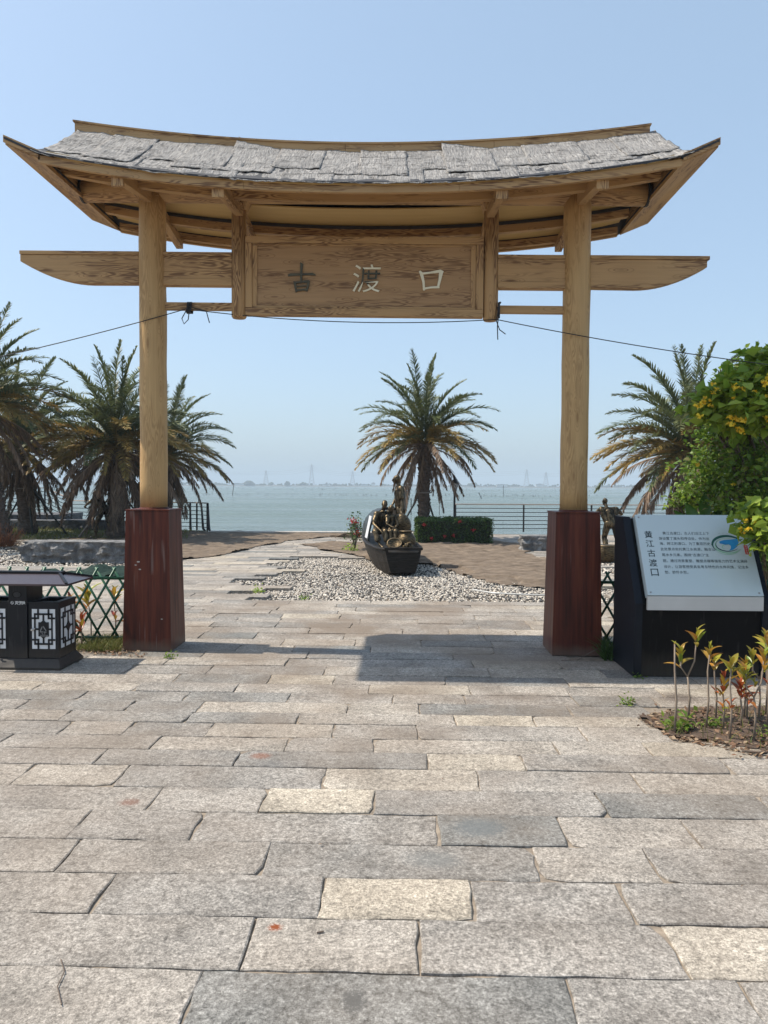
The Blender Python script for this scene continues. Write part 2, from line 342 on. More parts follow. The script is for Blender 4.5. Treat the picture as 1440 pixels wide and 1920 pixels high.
M['far_wall'] = simple('far_wall', (0.5, 0.5, 0.48), (0.62, 0.62, 0.6), 0.1, 0.8)
M['pylon'] = simple('galvanised_steel', (0.22, 0.22, 0.22), (0.3, 0.3, 0.3), 0.5, 0.6)
M['stake'] = simple('wet_stake', (0.03, 0.028, 0.025), (0.07, 0.06, 0.05), 2, 0.8)

# ---------------------------------------------------------------- mesh helpers
ORG = {}
def thing(name, label, cat, loc=(0, 0, 0), group=None, kind=None):
    o = bpy.data.objects.new(name, None); C.objects.link(o); o.location = loc; ORG[o.name] = Vector(loc)
    o.empty_display_size = 0.1
    if label: o['label'] = label
    if cat: o['category'] = cat
    if group: o['group'] = group
    if kind: o['kind'] = kind
    return o
def tag(o, label=None, cat=None, group=None, kind=None):
    for k_, v in (('label', label), ('category', cat), ('group', group), ('kind', kind)):
        if v: o[k_] = v
    return o

class MB:
    def __init__(s): s.v = []; s.f = []
    def add(s, vs, fs):
        b = len(s.v); s.v += [tuple(v) for v in vs]; s.f += [tuple(i + b for i in f) for f in fs]; return s
    def hexa(s, p):      # 8 points: bottom 0-3 ccw, top 4-7
        return s.add(p, [(3, 2, 1, 0), (4, 5, 6, 7), (0, 1, 5, 4), (1, 2, 6, 5), (2, 3, 7, 6), (3, 0, 4, 7)])
    def box(s, lo, hi):
        (a, b, c), (d, e, f) = lo, hi
        return s.hexa([(a, b, c), (d, b, c), (d, e, c), (a, e, c), (a, b, f), (d, b, f), (d, e, f), (a, e, f)])
    def bar(s, p0, p1, w, h, up=(0, 0, 1)):
        p0, p1 = Vector(p0), Vector(p1); t = (p1 - p0).normalized(); u = Vector(up)
        x = t.cross(u).normalized(); z = x.cross(t).normalized()
        o = [(-w / 2, -h / 2), (w / 2, -h / 2), (w / 2, h / 2), (-w / 2, h / 2)]
        return s.hexa([p0 + x * o[0][0] + z * o[0][1], p0 + x * o[1][0] + z * o[1][1], p1 + x * o[1][0] + z * o[1][1], p1 + x * o[0][0] + z * o[0][1],
                       p0 + x * o[3][0] + z * o[3][1], p0 + x * o[2][0] + z * o[2][1], p1 + x * o[2][0] + z * o[2][1], p1 + x * o[3][0] + z * o[3][1]])
    def tube(s, pts, rad, seg=8, cap=True):
        pts = [Vector(p) for p in pts]; n = len(pts)
        if not hasattr(rad, '__len__'): rad = [rad] * n
        b = len(s.v); ref = Vector((0, 0, 1))
        t0 = (pts[1] - pts[0]).normalized()
        if abs(t0.z) > 0.9: ref = Vector((1, 0, 0))
        x = t0.cross(ref).normalized()
        for i, p in enumerate(pts):
            t = (pts[min(i + 1, n - 1)] - pts[max(i - 1, 0)]).normalized()
            x = (x - t * x.dot(t)).normalized(); y = t.cross(x)
            for j in range(seg):
                a = 2 * math.pi * j / seg
                s.v.append(tuple(p + (x * math.cos(a) + y * math.sin(a)) * rad[i]))
        for i in range(n - 1):
            for j in range(seg):
                k2 = (j + 1) % seg
                s.f.append((b + i * seg + j, b + i * seg + k2, b + (i + 1) * seg + k2, b + (i + 1) * seg + j))
        if cap:
            s.f.append(tuple(b + j for j in reversed(range(seg)))); s.f.append(tuple(b + (n - 1) * seg + j for j in range(seg)))
        return s
    def caps(s, p0, r0, p1, r1, seg=12):    # tapered capsule
        p0, p1 = Vector(p0), Vector(p1); t = (p1 - p0)
        if t.length < 1e-5: t = Vector((0, 0, 1e-4))
        L = t.length; t /= L
        pts = []; rr = []
        for a in (-80, -55, -25, 0):
            pts.append(p0 + t * (math.sin(R(a)) * r0)); rr.append(max(1e-3, math.cos(R(a)) * r0))
        for a in (0, 25, 55, 80):
            pts.append(p1 + t * (math.sin(R(a)) * r1)); rr.append(max(1e-3, math.cos(R(a)) * r1))
        x = t.cross(Vector((0, 0, 1)) if abs(t.z) < 0.9 else Vector((1, 0, 0))).normalized(); y = t.cross(x)
        b = len(s.v)
        for p, r in zip(pts, rr):
            for j in range(seg):
                a = 2 * math.pi * j / seg; s.v.append(tuple(p + (x * math.cos(a) + y * math.sin(a)) * r))
        for i in range(len(pts) - 1):
            for j in range(seg):
                k2 = (j + 1) % seg
                s.f.append((b + i * seg + j, b + i * seg + k2, b + (i + 1) * seg + k2, b + (i + 1) * seg + j))
        s.f.append(tuple(b + j for j in reversed(range(seg)))); s.f.append(tuple(b + (len(pts) - 1) * seg + j for j in range(seg)))
        return s
    def ell(s, c, r, seg=14, rings=9, rot=None):
        c = Vector(c); b = len(s.v)
        for i in range(1, rings):
            th = math.pi * i / rings
            for j in range(seg):
                a = 2 * math.pi * j / seg
                p = Vector((math.sin(th) * math.cos(a) * r[0], math.sin(th) * math.sin(a) * r[1], math.cos(th) * r[2]))
                if rot: p = rot @ p
                s.v.append(tuple(c + p))
        top = len(s.v); q = Vector((0, 0, r[2])); q = rot @ q if rot else q
        s.v.append(tuple(c + q)); s.v.append(tuple(c - q))
        for i in range(rings - 2):
            for j in range(seg):
                k2 = (j + 1) % seg
                s.f.append((b + i * seg + j, b + (i + 1) * seg + j, b + (i + 1) * seg + k2, b + i * seg + k2))
        for j in range(seg):
            k2 = (j + 1) % seg
            s.f.append((top, b + j, b + k2)); s.f.append((top + 1, b + (rings - 2) * seg + k2, b + (rings - 2) * seg + j))
        return s
    def prism(s, poly, a, b, fn):    # 2-D polygon extruded from a to b, fn(u, v, w) -> point
        n = len(poly)
        vs = [fn(u, v, a) for u, v in poly] + [fn(u, v, b) for u, v in poly]
        return s.add(vs, [tuple(range(n)), tuple(reversed(range(n, 2 * n)))] + [(i, i + n, (i + 1) % n + n, (i + 1) % n) for i in range(n)])
    def build(s, name, mat, parent=None, bevel=0, smooth=False, seg=2, fix=True):
        me = bpy.data.meshes.new(name)
        off = ORG.get(parent.name, Vector((0, 0, 0))) if parent else Vector((0, 0, 0))
        a = np.array(s.v, dtype=np.float64) - np.array(off)
        me.from_pydata(a.tolist(), [], s.f)
        if bevel or fix:
            bm = bmesh.new(); bm.from_mesh(me)
            if fix: bmesh.ops.recalc_face_normals(bm, faces=bm.faces)
            if bevel: bmesh.ops.bevel(bm, geom=bm.edges[:], offset=bevel, segments=seg, affect='EDGES', profile=0.7, clamp_overlap=True)
            bm.to_mesh(me); bm.free()
        me.materials.append(mat)
        if smooth: me.polygons.foreach_set('use_smooth', [True] * len(me.polygons))
        o = bpy.data.objects.new(name, me); C.objects.link(o)
        if parent: o.parent = parent; ORG[o.name] = off
        return o

def npmesh(name, verts, faces, mat, parent=None, smooth=False):     # fast path for large meshes; faces (n, k)
    verts = np.asarray(verts, dtype=np.float32); faces = np.asarray(faces, dtype=np.int32)
    me = bpy.data.meshes.new(name)
    k_ = faces.shape[1]
    me.vertices.add(len(verts)); me.vertices.foreach_set('co', verts.ravel())
    me.loops.add(faces.size); me.loops.foreach_set('vertex_index', faces.ravel())
    me.polygons.add(len(faces)); me.polygons.foreach_set('loop_start', np.arange(0, faces.size, k_, dtype=np.int32))
    me.update(calc_edges=True); me.validate()
    me.materials.append(mat)
    if smooth: me.polygons.foreach_set('use_smooth', [True] * len(me.polygons))
    o = bpy.data.objects.new(name, me); C.objects.link(o)
    if parent: o.parent = parent; o.location = -ORG[parent.name]
    return o

def inpoly(x, y, P):
    r = False; n = len(P); j = n - 1
    for i in range(n):
        xi, yi = P[i]; xj, yj = P[j]
        if (yi > y) != (yj > y) and x < (xj - xi) * (y - yi) / (yj - yi) + xi: r = not r
        j = i
    return r

def bake(mb_obj):       # evaluate modifiers into the mesh and drop them
    dg = bpy.context.evaluated_depsgraph_get(); ev = mb_obj.evaluated_get(dg)
    me = bpy.data.meshes.new_from_object(ev); old = mb_obj.data
    mb_obj.modifiers.clear(); mb_obj.data = me; bpy.data.meshes.remove(old)
    return mb_obj
def remesh(mb, name, mat, parent, vox=0.012, smooth=3, folds=0.0, fscale=9.0, stretch=(1, 1, 0.35)):
    o = mb.build(name, mat, parent, fix=False)
    m = o.modifiers.new('r', 'REMESH'); m.mode = 'VOXEL'; m.voxel_size = vox; m.use_smooth_shade = True
    if smooth:
        q = o.modifiers.new('s', 'SMOOTH'); q.factor = 0.5; q.iterations = smooth
    bake(o)
    if folds:
        me = o.data; n = len(me.vertices)
        for vv in me.vertices:
            p = vv.co
            q = Vector((p.x * fscale * stretch[0], p.y * fscale * stretch[1], p.z * fscale * stretch[2]))
            d = mnoise.noise(q) + 0.5 * mnoise.noise(q * 2.3)
            vv.co = p + vv.normal * (d * folds)
    o.data.polygons.foreach_set('use_smooth', [True] * len(o.data.polygons))
    if not o.data.materials: o.data.materials.append(mat)
    return o

def textmesh(body, size=1.0, bold=0.0, extrude=0.0, align='CENTER', space=1.0):
    c = bpy.data.curves.new('text', 'FONT'); c.body = body; c.size = size; c.offset = bold; c.extrude = extrude
    c.align_x = align; c.align_y = 'CENTER'; c.resolution_u = 3; c.space_character = space
    o = bpy.data.objects.new('text', c); C.objects.link(o)
    dg = bpy.context.evaluated_depsgraph_get()
    me = bpy.data.meshes.new_from_object(o.evaluated_get(dg))
    vs = [tuple(v.co) for v in me.vertices]; fs = [tuple(p.vertices) for p in me.polygons]
    bpy.data.objects.remove(o); bpy.data.curves.remove(c); bpy.data.meshes.remove(me)
    if vs and align == 'CENTER':      # centre on the ink
        a = np.array(vs); c0 = (a.max(0) + a.min(0)) / 2; vs = [(v[0] - c0[0], v[1] - c0[1], v[2]) for v in vs]
    return vs, fs

# ================================================================ ground, water, paving
LAND = [(-60, -30), (60, -30), (60, 25.6), (1.45, 25.15), (1.45, 23.95), (-6.2, 23.75), (-6.2, 25.05), (-60, 30.5)]
g = MB(); n = len(LAND)
g.add([(x, y, -0.085) for x, y in LAND] + [(x, y, -1.8) for x, y in LAND], [tuple(range(n))] + [(i, i + n, (i + 1) % n + n, (i + 1) % n) for i in range(n)])
tag(g.build('ground', M['ground'], fix=False), 'sandy earth and mortar under the paving and the promenade', kind='structure')
w = MB(); w.add([(-5000, 23, -1.2), (5000, 23, -1.2), (5000, 7000, -1.2), (-5000, 7000, -1.2)], [(0, 1, 2, 3)])
tag(w.build('water', M['water'], fix=False), 'pale green rippled lagoon water reaching the far shore', kind='structure')
k = MB(); k.box((-6.2, 23.55, -0.2), (1.45, 23.9, 0.055))
tag(k.build('quay_kerb', M['concrete'], bevel=0.01), 'pale kerb along the low edge of the quay', kind='structure')

GRAVEL = [(-2.35, 10.15), (-1.3, 9.9), (3.2, 9.86), (3.3, 11.2), (1.3, 13.1), (1.0, 15.0), (-0.6, 15.9), (-2.2, 15.95), (-2.5, 14.6), (-2.1, 13.3), (-2.6, 12.2), (-2.1, 11.0)]
GRAVEL_L = [(-14, 13.75), (-5.1, 13.72), (-4.7, 14.3), (-5.2, 17.4), (-9.6, 19.6), (-14, 20)]
GRAVEL_R = [(3.5, 12.7), (7.5, 12.7), (7.5, 16.2), (3.7, 15.9)]
BED = [(1.60, 5.02), (1.66, 4.56), (2.11, 4.24), (3.6, 4.15), (3.6, 5.35), (2.1, 5.22)]
TURF = [(-30, 20.3), (-5.6, 20.3), (-6.6, 24.9), (-30, 27.5)]
STRIP = [(-9, 6.72), (-2.62, 6.78), (-2.62, 7.28), (-9, 7.28)]
STRIP_R = [(1.86, 6.66), (6, 6.66), (6, 9.5), (3.0, 9.3), (2.6, 7.4), (1.9, 7.2)]

ROWS = [(1.94, 2.306, [-1.62, -0.63, 0.52, 1.06, 1.75], {1: .10, 2: .31, 3: .45, 0: .55}),
 (2.306, 2.596, [-1.915, -0.511, 0.067, 0.919, 1.62], {0: .42, 1: .65, 2: .37, 3: .90}),
 (2.596, 2.877, [-1.934, -1.125, -0.294, 0.275, 0.846, 1.638], {2: .97, 0: .5, 1: .30, 3: .33, 4: .36}),
 (2.877, 3.157, [-2.308, -1.389, -0.557, 0.562, 1.039, 1.806], {0: .55, 1: .45, 2: .22, 3: .62, 4: .38}),
 (3.157, 3.449, [-1.992, -1.466, -0.923, 0.171, 0.734, 1.303, 1.872], {3: .07, 2: .33, 4: .6, 5: .5}),
 (3.449, 3.725, [-2.2, -1.213, -0.669, -0.129, 0.985, 1.782, 2.231], {2: .95, 0: .42, 3: .3}),
 (3.725, 4.01, [-2.546, -2.018, -1.489, -0.404, 0.411, 1.244, 2.071], {3: .88, 2: .3, 1: .8}),
 (4.01, 4.253, [-2.511, -1.709, -0.924, 0.154, 0.692, 1.816, 2.274], {3: .91, 2: .2, 1: .28}),
 (4.253, 4.489, [-2.399, -1.474, -0.679, -0.159, 0.921, 1.456, 2.335], {}),
 (4.489, 4.753, [-2.699, -2.13, -1.73, -1.211, -0.426, 0.104, 1.142, 1.667], {}),
 (4.753, 4.977, [-2.735, -2.249, -1.411, -0.681, 0.356, 0.881, 1.60], {4: .96, 2: .2, 5: .88}),
 (4.977, 5.223, [-2.981, -2.653, -1.897, -1.401, -0.369, 0.125, 1.168, 1.712], {2: .2, 5: .12}),
 (5.223, 5.466, [-3.091, -2.338, -1.572, -0.818, -0.057, 0.462, 1.262, 1.837], {}),
 (5.466, 5.717, [-3.418, -2.782, -2.023, -1.26, -0.242, 0.522, 1.257, 1.955, 2.739], {}),
 (5.717, 5.992, [-3.535, -1.803, -1.049, -0.534, 0.354, 1.316, 2.349], {2: .93})]
slabs = []      # x0, x1, y0, y1, tone
rs = random.Random(3)
def rowfill(y0, y1, js, tones):
    X0, X1 = (-14.5 if y0 > 7 else -8.5), (8.5 if y0 > 7 else 6.5)
    tn = {i: t for i, t in tones.items()}
    segs = [(js[i], js[i + 1], tn.get(i)) for i in range(len(js) - 1)]
    x = js[0]
    while x > X0:
        L = rs.uniform(0.5, 1.1); segs.append((x - L, x, None)); x -= L
    x = js[-1]
    while x < X1:
        L = rs.uniform(0.5, 1.1); segs.append((x, x + L, None)); x += L
    for a, b, t in segs:
        if t is None:
            q = rs.random(); t = 0.10 + 0.74 * rs.random() if q < 0.90 else (0.88 + 0.1 * rs.random() if q < 0.965 else 0.02 + 0.06 * rs.random())
        slabs.append((a, b, y0, y1, t))
for r_ in ROWS: rowfill(*r_)
y = 5.992
while y < 23.4:
    h = rs.choice([0.27, 0.285, 0.285, 0.30, 0.255]); tones = {}
    rowfill(y, y + h, [rs.uniform(-1.2, 0.2), rs.uniform(0.4, 0.9)], tones); y += h
def keep(s_):
    cx, cy = (s_[0] + s_[1]) / 2, (s_[2] + s_[3]) / 2
    for P in (GRAVEL, GRAVEL_L, GRAVEL_R, TURF):
        if inpoly(cx, cy, P): return False
    for P in (BED, STRIP, STRIP_R):
        if inpoly(cx, cy, P): return False
    return True
slabs = [s_ for s_ in slabs if keep(s_)]
def view_px(x, y):     # is this ground point inside the photograph's field of view
    v = _M.to_3x3().transposed() @ Vector((x, y, -EYE))
    if v.z > -0.1: return None
    u = v.x / -v.z * 1390; w_ = v.y / -v.z * 1390
    return (abs(u) < 760 and abs(w_) < 1010)
def seen(s_):
    return any(view_px(x, y) for x in (s_[0], (s_[0] + s_[1]) / 2, s_[1]) for y in (s_[2], s_[3]))
def hidden(s_):        # wholly behind the pedestals / sign / bin
    return False
vis = sorted([s_ for s_ in slabs if seen(s_)], key=lambda s_: s_[2])
near = vis[:300]; nearset = set(near)
rest = [s_ for s_ in slabs if s_ not in nearset]
def slab_geo(s_, near_):
    x0, x1, y0, y1, t = s_
    gx, gy = (rs.uniform(.0018, .005), rs.uniform(.0015, .0045))
    x0 += gx; x1 -= gx; y0 += gy; y1 -= gy
    z = rs.uniform(-0.004, 0.003); tx = rs.uniform(-.004, .004); ty = rs.uniform(-.004, .004)
    nx = max(2, int((x1 - x0) / 0.08)) if near_ else 1
    ny = 4 if near_ else 1
    am = 0.0048 if near_ else 0.0
    sk0, sk1 = rs.uniform(-.004, .004), rs.uniform(-.004, .004)
    ring = []
    for i in range(nx): ring.append((x0 + (x1 - x0) * i / nx, y0))
    for i in range(ny): ring.append((x1, y0 + (y1 - y0) * i / ny))
    for i in range(nx): ring.append((x1 - (x1 - x0) * i / nx, y1))
    for i in range(ny): ring.append((x0, y1 - (y1 - y0) * i / ny))
    cx, cy = (x0 + x1) / 2, (y0 + y1) / 2
    out = []
    for (px, py) in ring:
        sk = (sk0 if px < cx else sk1) * (1 if py > cy else -1) * (1 if abs(px - cx) > (x1 - x0) * .49 else 0)
        out.append((px + rs.uniform(-am, am) + sk, py + rs.uniform(-am, am)))
    # a broken corner now and then
    if near_ and rs.random() < 0.45:
        q_ = rs.choice([0, nx, nx + ny, 2 * nx + ny]); out[q_] = (out[q_][0] + (cx - out[q_][0]) * rs.uniform(.03, .07), out[q_][1] + (cy - out[q_][1]) * rs.uniform(.05, .16))
    n_ = len(out); ch = 0.005
    def zz(px, py): return z + (px - cx) * tx + (py - cy) * ty * 2
    V = [(a, b, -0.095) for a, b in out] + [(a, b, zz(a, b) - 0.003 - rs.uniform(0, .002) * near_) for a, b in out]
    V += [(cx + (a - cx) * (1 - ch / ((x1 - x0) / 2)), cy + (b - cy) * (1 - ch / ((y1 - y0) / 2)), zz(a, b)) for a, b in out]
    F = [tuple(range(2 * n_, 3 * n_))]
    for i in range(n_):
        j = (i + 1) % n_
        F += [(i, j, n_ + j, n_ + i), (n_ + i, n_ + j, 2 * n_ + j, 2 * n_ + i)]
    return V, F
paving = thing('paving', 'long grey granite slabs laid in rows across the square', None, (0, 0, 0), kind='structure')
for s_ in near:
    V, F = slab_geo(s_, True)
    cx, cy = (s_[0] + s_[1]) / 2, (s_[2] + s_[3]) / 2
    me = bpy.data.meshes.new('slab'); me.from_pydata([(a - cx, b - cy, c) for a, b, c in V], [], F)
    at = me.attributes.new('tone', 'FLOAT', 'FACE'); at.data.foreach_set('value', [s_[4]] * len(F))
    me.materials.append(M['granite'])
    o = bpy.data.objects.new('slab', me); C.objects.link(o); o.parent = paving; o.location = (cx, cy, 0)
mb = MB()
for s_ in rest: mb.add(*slab_geo(s_, False))
o = mb.build('far_slabs', M['granite_far'], paving, fix=False); o['kind'] = 'stuff'

# pebble beds
ICO = bmesh.new(); bmesh.ops.create_icosphere(ICO, subdivisions=1, radius=1.0)
IV = np.array([tuple(v.co) for v in ICO.verts]); IF = np.array([[v.index for v in f.verts] for f in ICO.faces]); ICO.free()
def rotmats(n_, full=True):
    q = rng.normal(size=(n_, 4)); q /= np.linalg.norm(q, axis=1)[:, None]; w_, x, y_, z = q.T
    return np.stack([np.stack([1 - 2 * (y_ * y_ + z * z), 2 * (x * y_ - w_ * z), 2 * (x * z + w_ * y_)], 1),
                     np.stack([2 * (x * y_ + w_ * z), 1 - 2 * (x * x + z * z), 2 * (y_ * z - w_ * x)], 1),
                     np.stack([2 * (x * z - w_ * y_), 2 * (y_ * z + w_ * x), 1 - 2 * (x * x + y_ * y_)], 1)], 1)
def pebbles(P, n_, size, z0, name, lab, hump=0.025):
    xs = [p[0] for p in P]; ys = [p[1] for p in P]; pts = []
    while len(pts) < n_:
        x, y_ = rng.uniform(min(xs), max(xs)), rng.uniform(min(ys), max(ys))
        if inpoly(x, y_, P): pts.append((x, y_, z0 + hump * (0.5 + 0.5 * math.sin(x * 1.3 + 1) * math.cos(y_ * 1.1)) + rng.uniform(-.008, .012)))
    pts = np.array(pts); rad = size * rng.uniform(0.6, 1.25, (n_, 1)) * np.array([[1.0, 0.75, 0.55]]) * rng.uniform(0.85, 1.15, (n_, 3))
    a = rng.uniform(0, 2 * np.pi, n_); ca, sa = np.cos(a), np.sin(a)
    V = IV[None] * rad[:, None, :]
    tilt = rng.uniform(-.5, .5, n_)
    V[..., 2] += V[..., 0] * tilt[:, None]
    x = V[..., 0] * ca[:, None] - V[..., 1] * sa[:, None]; y_ = V[..., 0] * sa[:, None] + V[..., 1] * ca[:, None]
    V = np.stack([x, y_, V[..., 2]], -1) + pts[:, None, :]
    F = IF[None] + (np.arange(n_) * len(IV))[:, None, None]
    o = npmesh(name, V.reshape(-1, 3), F.reshape(-1, 3), M['pebble'], smooth=True)
    tag(o, lab, kind='stuff')
GP = [(x, y_) for x, y_ in GRAVEL]
pebbles([(-2.75, 9.95), (3.3, 9.84), (3.4, 11.4), (1.4, 13.3), (1.1, 15.2), (-0.6, 16.05), (-2.7, 16.1), (-2.9, 13)], 34000, 0.0195, -0.058, 'gravel', 'white and grey pebbles in the jagged bed under the bronze boat')
pebbles(GRAVEL_L, 13000, 0.03, -0.055, 'gravel', 'pale pebbles round the long rough stone bench at left')
pebbles(GRAVEL_R, 5000, 0.03, -0.055, 'gravel', 'pale pebbles beyond the fence behind the information stand')

GSL = [s_ for s_ in slabs if 9.5 < s_[2] < 16.2]
def sheet(P, cell, z0, amp, name, mat, lab, fs=1.4, seed=0):
    xs = [p[0] for p in P]; ys = [p[1] for p in P]
    nx = int((max(xs) - min(xs)) / cell) + 2; ny = int((max(ys) - min(ys)) / cell) + 2
    idx = {}; V = []; F = []
    for j in range(ny):
        for i in range(nx):
            x = min(xs) + i * cell; y_ = min(ys) + j * cell
            wx = 0.22 * mnoise.noise(Vector((x * 0.9, y_ * 0.9, seed))) + 0.06 * mnoise.noise(Vector((x * 4, y_ * 4, seed + 4)))
            if inpoly(x + wx, y_ + wx * .8, P):
                q = Vector((x * fs, y_ * fs * 1.3, seed))
                hgt = max(0, mnoise.noise(q)) * 1.4 + abs(mnoise.noise(q * 2.9)) * 0.6 + abs(mnoise.noise(q * 6.1)) * 0.25
                idx[i, j] = len(V); V.append((x, y_, z0 + amp * hgt - (0.045 if inpoly(x, y_, GRAVEL) and not any(a - .07 < x < b + .07 and c_ - .07 < y_ < d_ + .07 for a, b, c_, d_, _t in GSL) else 0)))
    for j in range(ny - 1):
        for i in range(nx - 1):
            q = [(i, j), (i + 1, j), (i + 1, j + 1), (i, j + 1)]
            if all(p in idx for p in q): F.append([idx[p] for p in q])
    o = npmesh(name, V, F, mat, smooth=True); tag(o, lab, kind='structure'); return o
sheet([(-9.5, 17.2), (-6.2, 15.2), (-4.6, 14.9), (-3.85, 16.0), (-3.5, 18.4), (-3.1, 20.3), (-2.1, 22.1), (-1.0, 23.2), (-1.0, 23.7), (-9.5, 24.4)], 0.05, 0.008, 0.045, 'shade_net_sheet', M['net'], 'brown shade netting spread over the ground by the quay, left of the path')
sheet([(-2.75, 19.2), (-1.7, 17.3), (-0.9, 15.9), (0.6, 14.6), (1.05, 13.0), (1.6, 11.9), (2.35, 11.35), (2.75, 12.4), (3.3, 14.5), (3.0, 17.2), (3.7, 19.5), (2.3, 20.6), (0.5, 21.0), (-0.6, 20.3), (-2.0, 19.9)], 0.045, 0.008, 0.05, 'shade_net_sheet', M['net'], 'brown shade netting lying over the paving right of and behind the bronze boat', seed=5)
sheet([(-6.2, 11.7), (-4.1, 11.9), (-4.3, 13.3), (-4.9, 13.8), (-5.6, 13.3)], 0.06, 0.008, 0.16, 'green_net_sheet', M['net_green'], 'crumpled dark green netting behind the green lattice fence', fs=2.2, seed=9)
o = MB().add([(x, y_, -0.005) for x, y_ in TURF], [tuple(range(4))]).build('turf', M['turf'], fix=False); tag(o, 'thin turf round the date palms at left', kind='structure')
sheet([(-6.5, 1.3), (5.5, 1.3), (6.5, 6.4), (6.5, 9.5), (-9, 9.5), (-9, 6)], 0.06, -0.013, 0.008, 'joint_sand', M['ground'], 'sandy fill in the joints between the granite slabs', fs=9, seed=2)
o = sheet(BED, 0.035, 0.0, 0.02, 'planting_soil', M['soil'], 'dark soil of the planting bed by the information stand', fs=6, seed=3)
o = sheet(STRIP, 0.06, -0.02, 0.02, 'planting_strip', M['soil'], 'bare soil strip under the green lattice fence at left', fs=6, seed=4)
o = sheet(STRIP_R, 0.06, -0.02, 0.02, 'planting_strip', M['soil'], 'bare soil behind the information stand', fs=6, seed=6)

# ================================================================ far shore
sh = MB()
xs_ = np.linspace(-1500, 1500, 121)
vv = []
for i, x in enumerate(xs_):
    yn = 1240 + 30 * mnoise.noise(Vector((x * 0.004, 0, 1))); vv.append((x, yn))
V = []; F = []
for (x, yn) in vv: V += [(x, yn, -1.4), (x, yn + 3, 0.5), (x, yn + 500, 1.0)]
for i in range(120):
    a = i * 3; F += [(a, a + 3, a + 4, a + 1), (a + 1, a + 4, a + 5, a + 2)]
tag(sh.add(V, F).build('far_shore', M['far_land'], fix=False), 'low far bank across the water', kind='structure')
def blob_tree(mb, x, y_, z, w_, h, n_=26, rr=None):
    for _ in range(n_):
        a = rng.uniform(0, 6.28); r = rng.uniform(0, 1) ** 0.5; e = rng.uniform(0, 1)
        px, py = x + math.cos(a) * r * w_ * 0.5, y_ + math.sin(a) * r * w_ * 0.4
        pz = z + h * (0.15 + 0.75 * e * math.sqrt(max(0, 1 - r * r)))
        s_ = (rr or w_ * 0.16) * rng.uniform(0.7, 1.3)
        mb.ell((px, py, pz), (s_, s_, s_ * 0.8), 6, 4)
mb = MB()
x = -900
while x < 900:
    hh = rng.uniform(1.5, 5.5) * (1.0 + 0.6 * mnoise.noise(Vector((x * .012, 3, 3)))); ww = rng.uniform(6, 26)
    blob_tree(mb, x, 1262 + rng.uniform(-8, 30), 0.5, ww, hh, 9, hh * 0.45); x += ww * 0.55
tag(mb.build('far_trees', M['far_green'], fix=False), 'low line of distant trees and scrub along the far bank', kind='stuff')
for (px_, w_, h_, lab) in [(538, 9, 7.5, 'small round tree standing on the far bank left of the tallest pylon'), (466, 16, 7.5, 'broad domed tree on the far bank, leftmost over the water'), (880, 8, 5, 'low round tree on the far bank to the right of the lamp post')]:
    X = (px_ - 754) / 1390 * 1245
    t = thing('tree', lab, 'tree', (X, 1245, 0.3))
    MB().tube([(X, 1245, 0), (X, 1245, h_ * 0.5)], [0.7, 0.4], 6).build('trunk', M['stake'], t)
    m_ = MB(); blob_tree(m_, X, 1245, 0.8, w_, h_, 60, w_ * 0.14); m_.build('crown', M['far_green'], t, fix=False)
for i, (px_, w_, h_, lab) in enumerate([(445, 20, 3.0, 'long low pale shed on the far bank near the domed tree'), (683, 13, 2.6, 'low white shed on the far bank left of the bronze woman'), (700, 6, 5, 'small white hut on the far bank, nearest to the bronze woman'), (940, 18, 3.4, 'long grey-white building on the far bank behind the railing'), (1010, 12, 4.5, 'pale block building on the far bank by the right pylons'), (610, 10, 2.5, 'small pale shed at the foot of the tallest pylon')]):
    X = (px_ - 754) / 1390 * 1236
    t = thing('shed', lab, 'building', (X, 1236, 0.3))
    MB().box((X - w_ / 2, 1232, 0.3), (X + w_ / 2, 1238, h_)).build('wall', M['far_wall'], t)
    MB().prism([(-w_ / 2 - .4, 0), (w_ / 2 + .4, 0), (w_ / 2 + .4, .2), (0, 1.2), (-w_ / 2 - .4, .2)], 1231.6, 1238.4, lambda u, v, a, X=X, h_=h_: (X + u, a, h_ + v)).build('roof', M['far_land'], t)
def pylon(px_, Y, top_px, lab):
    X = (px_ - 754) / 1390 * Y; H = EYE + top_px / 1390 * Y
    t = thing('pylon', lab, 'pylon', (X, Y, 0), group='pylons on the far bank'); b = 5.0; m_ = MB(); th = 0.5
    lv = [0, .16, .31, .45, .58, .70, .81, .91, 1.0]
    def wd(f): return b * (1 - f) ** 1.15 * 0.9 + 0.7
    for sx in (-1, 1):
        for sy in (-1, 1):
            m_.tube([(X + sx * wd(f), Y + sy * wd(f), H * f) for f in lv], [th * 0.5] * 9, 4)
    for i in range(len(lv) - 1):
        f0, f1 = lv[i], lv[i + 1]
        for sy in (-1, 1):
            m_.bar((X - wd(f0), Y + sy * wd(f0), H * f0), (X + wd(f1), Y + sy * wd(f1), H * f1), .22, .22)
            m_.bar((X + wd(f0), Y + sy * wd(f0), H * f0), (X - wd(f1), Y + sy * wd(f1), H * f1), .22, .22)
    m_.build('lattice_mast', M['pylon'], t, fix=False)
    a = MB()
    for f, L in ((.72, 5.5), (.82, 6.5), (.92, 5)):
        a.bar((X - L, Y, H * f), (X + L, Y, H * f), .35, .35)
    a.build('cross_arm', M['pylon'], t, fix=False)
    return X, Y, H
P5 = [pylon(*a) for a in [(498, 1400, 27, 'leftmost pylon over the water, second shortest'), (584, 1400, 39, 'tallest pylon on the far bank, left of the middle'), (661, 1400, 26, 'short pylon on the far bank just left of the middle palm'),
                          (986, 1400, 31, 'pylon on the far bank between the lamp post and the right gate post'), (1022, 1400, 26, 'pylon on the far bank nearest to the right gate post')]]
m_ = MB()
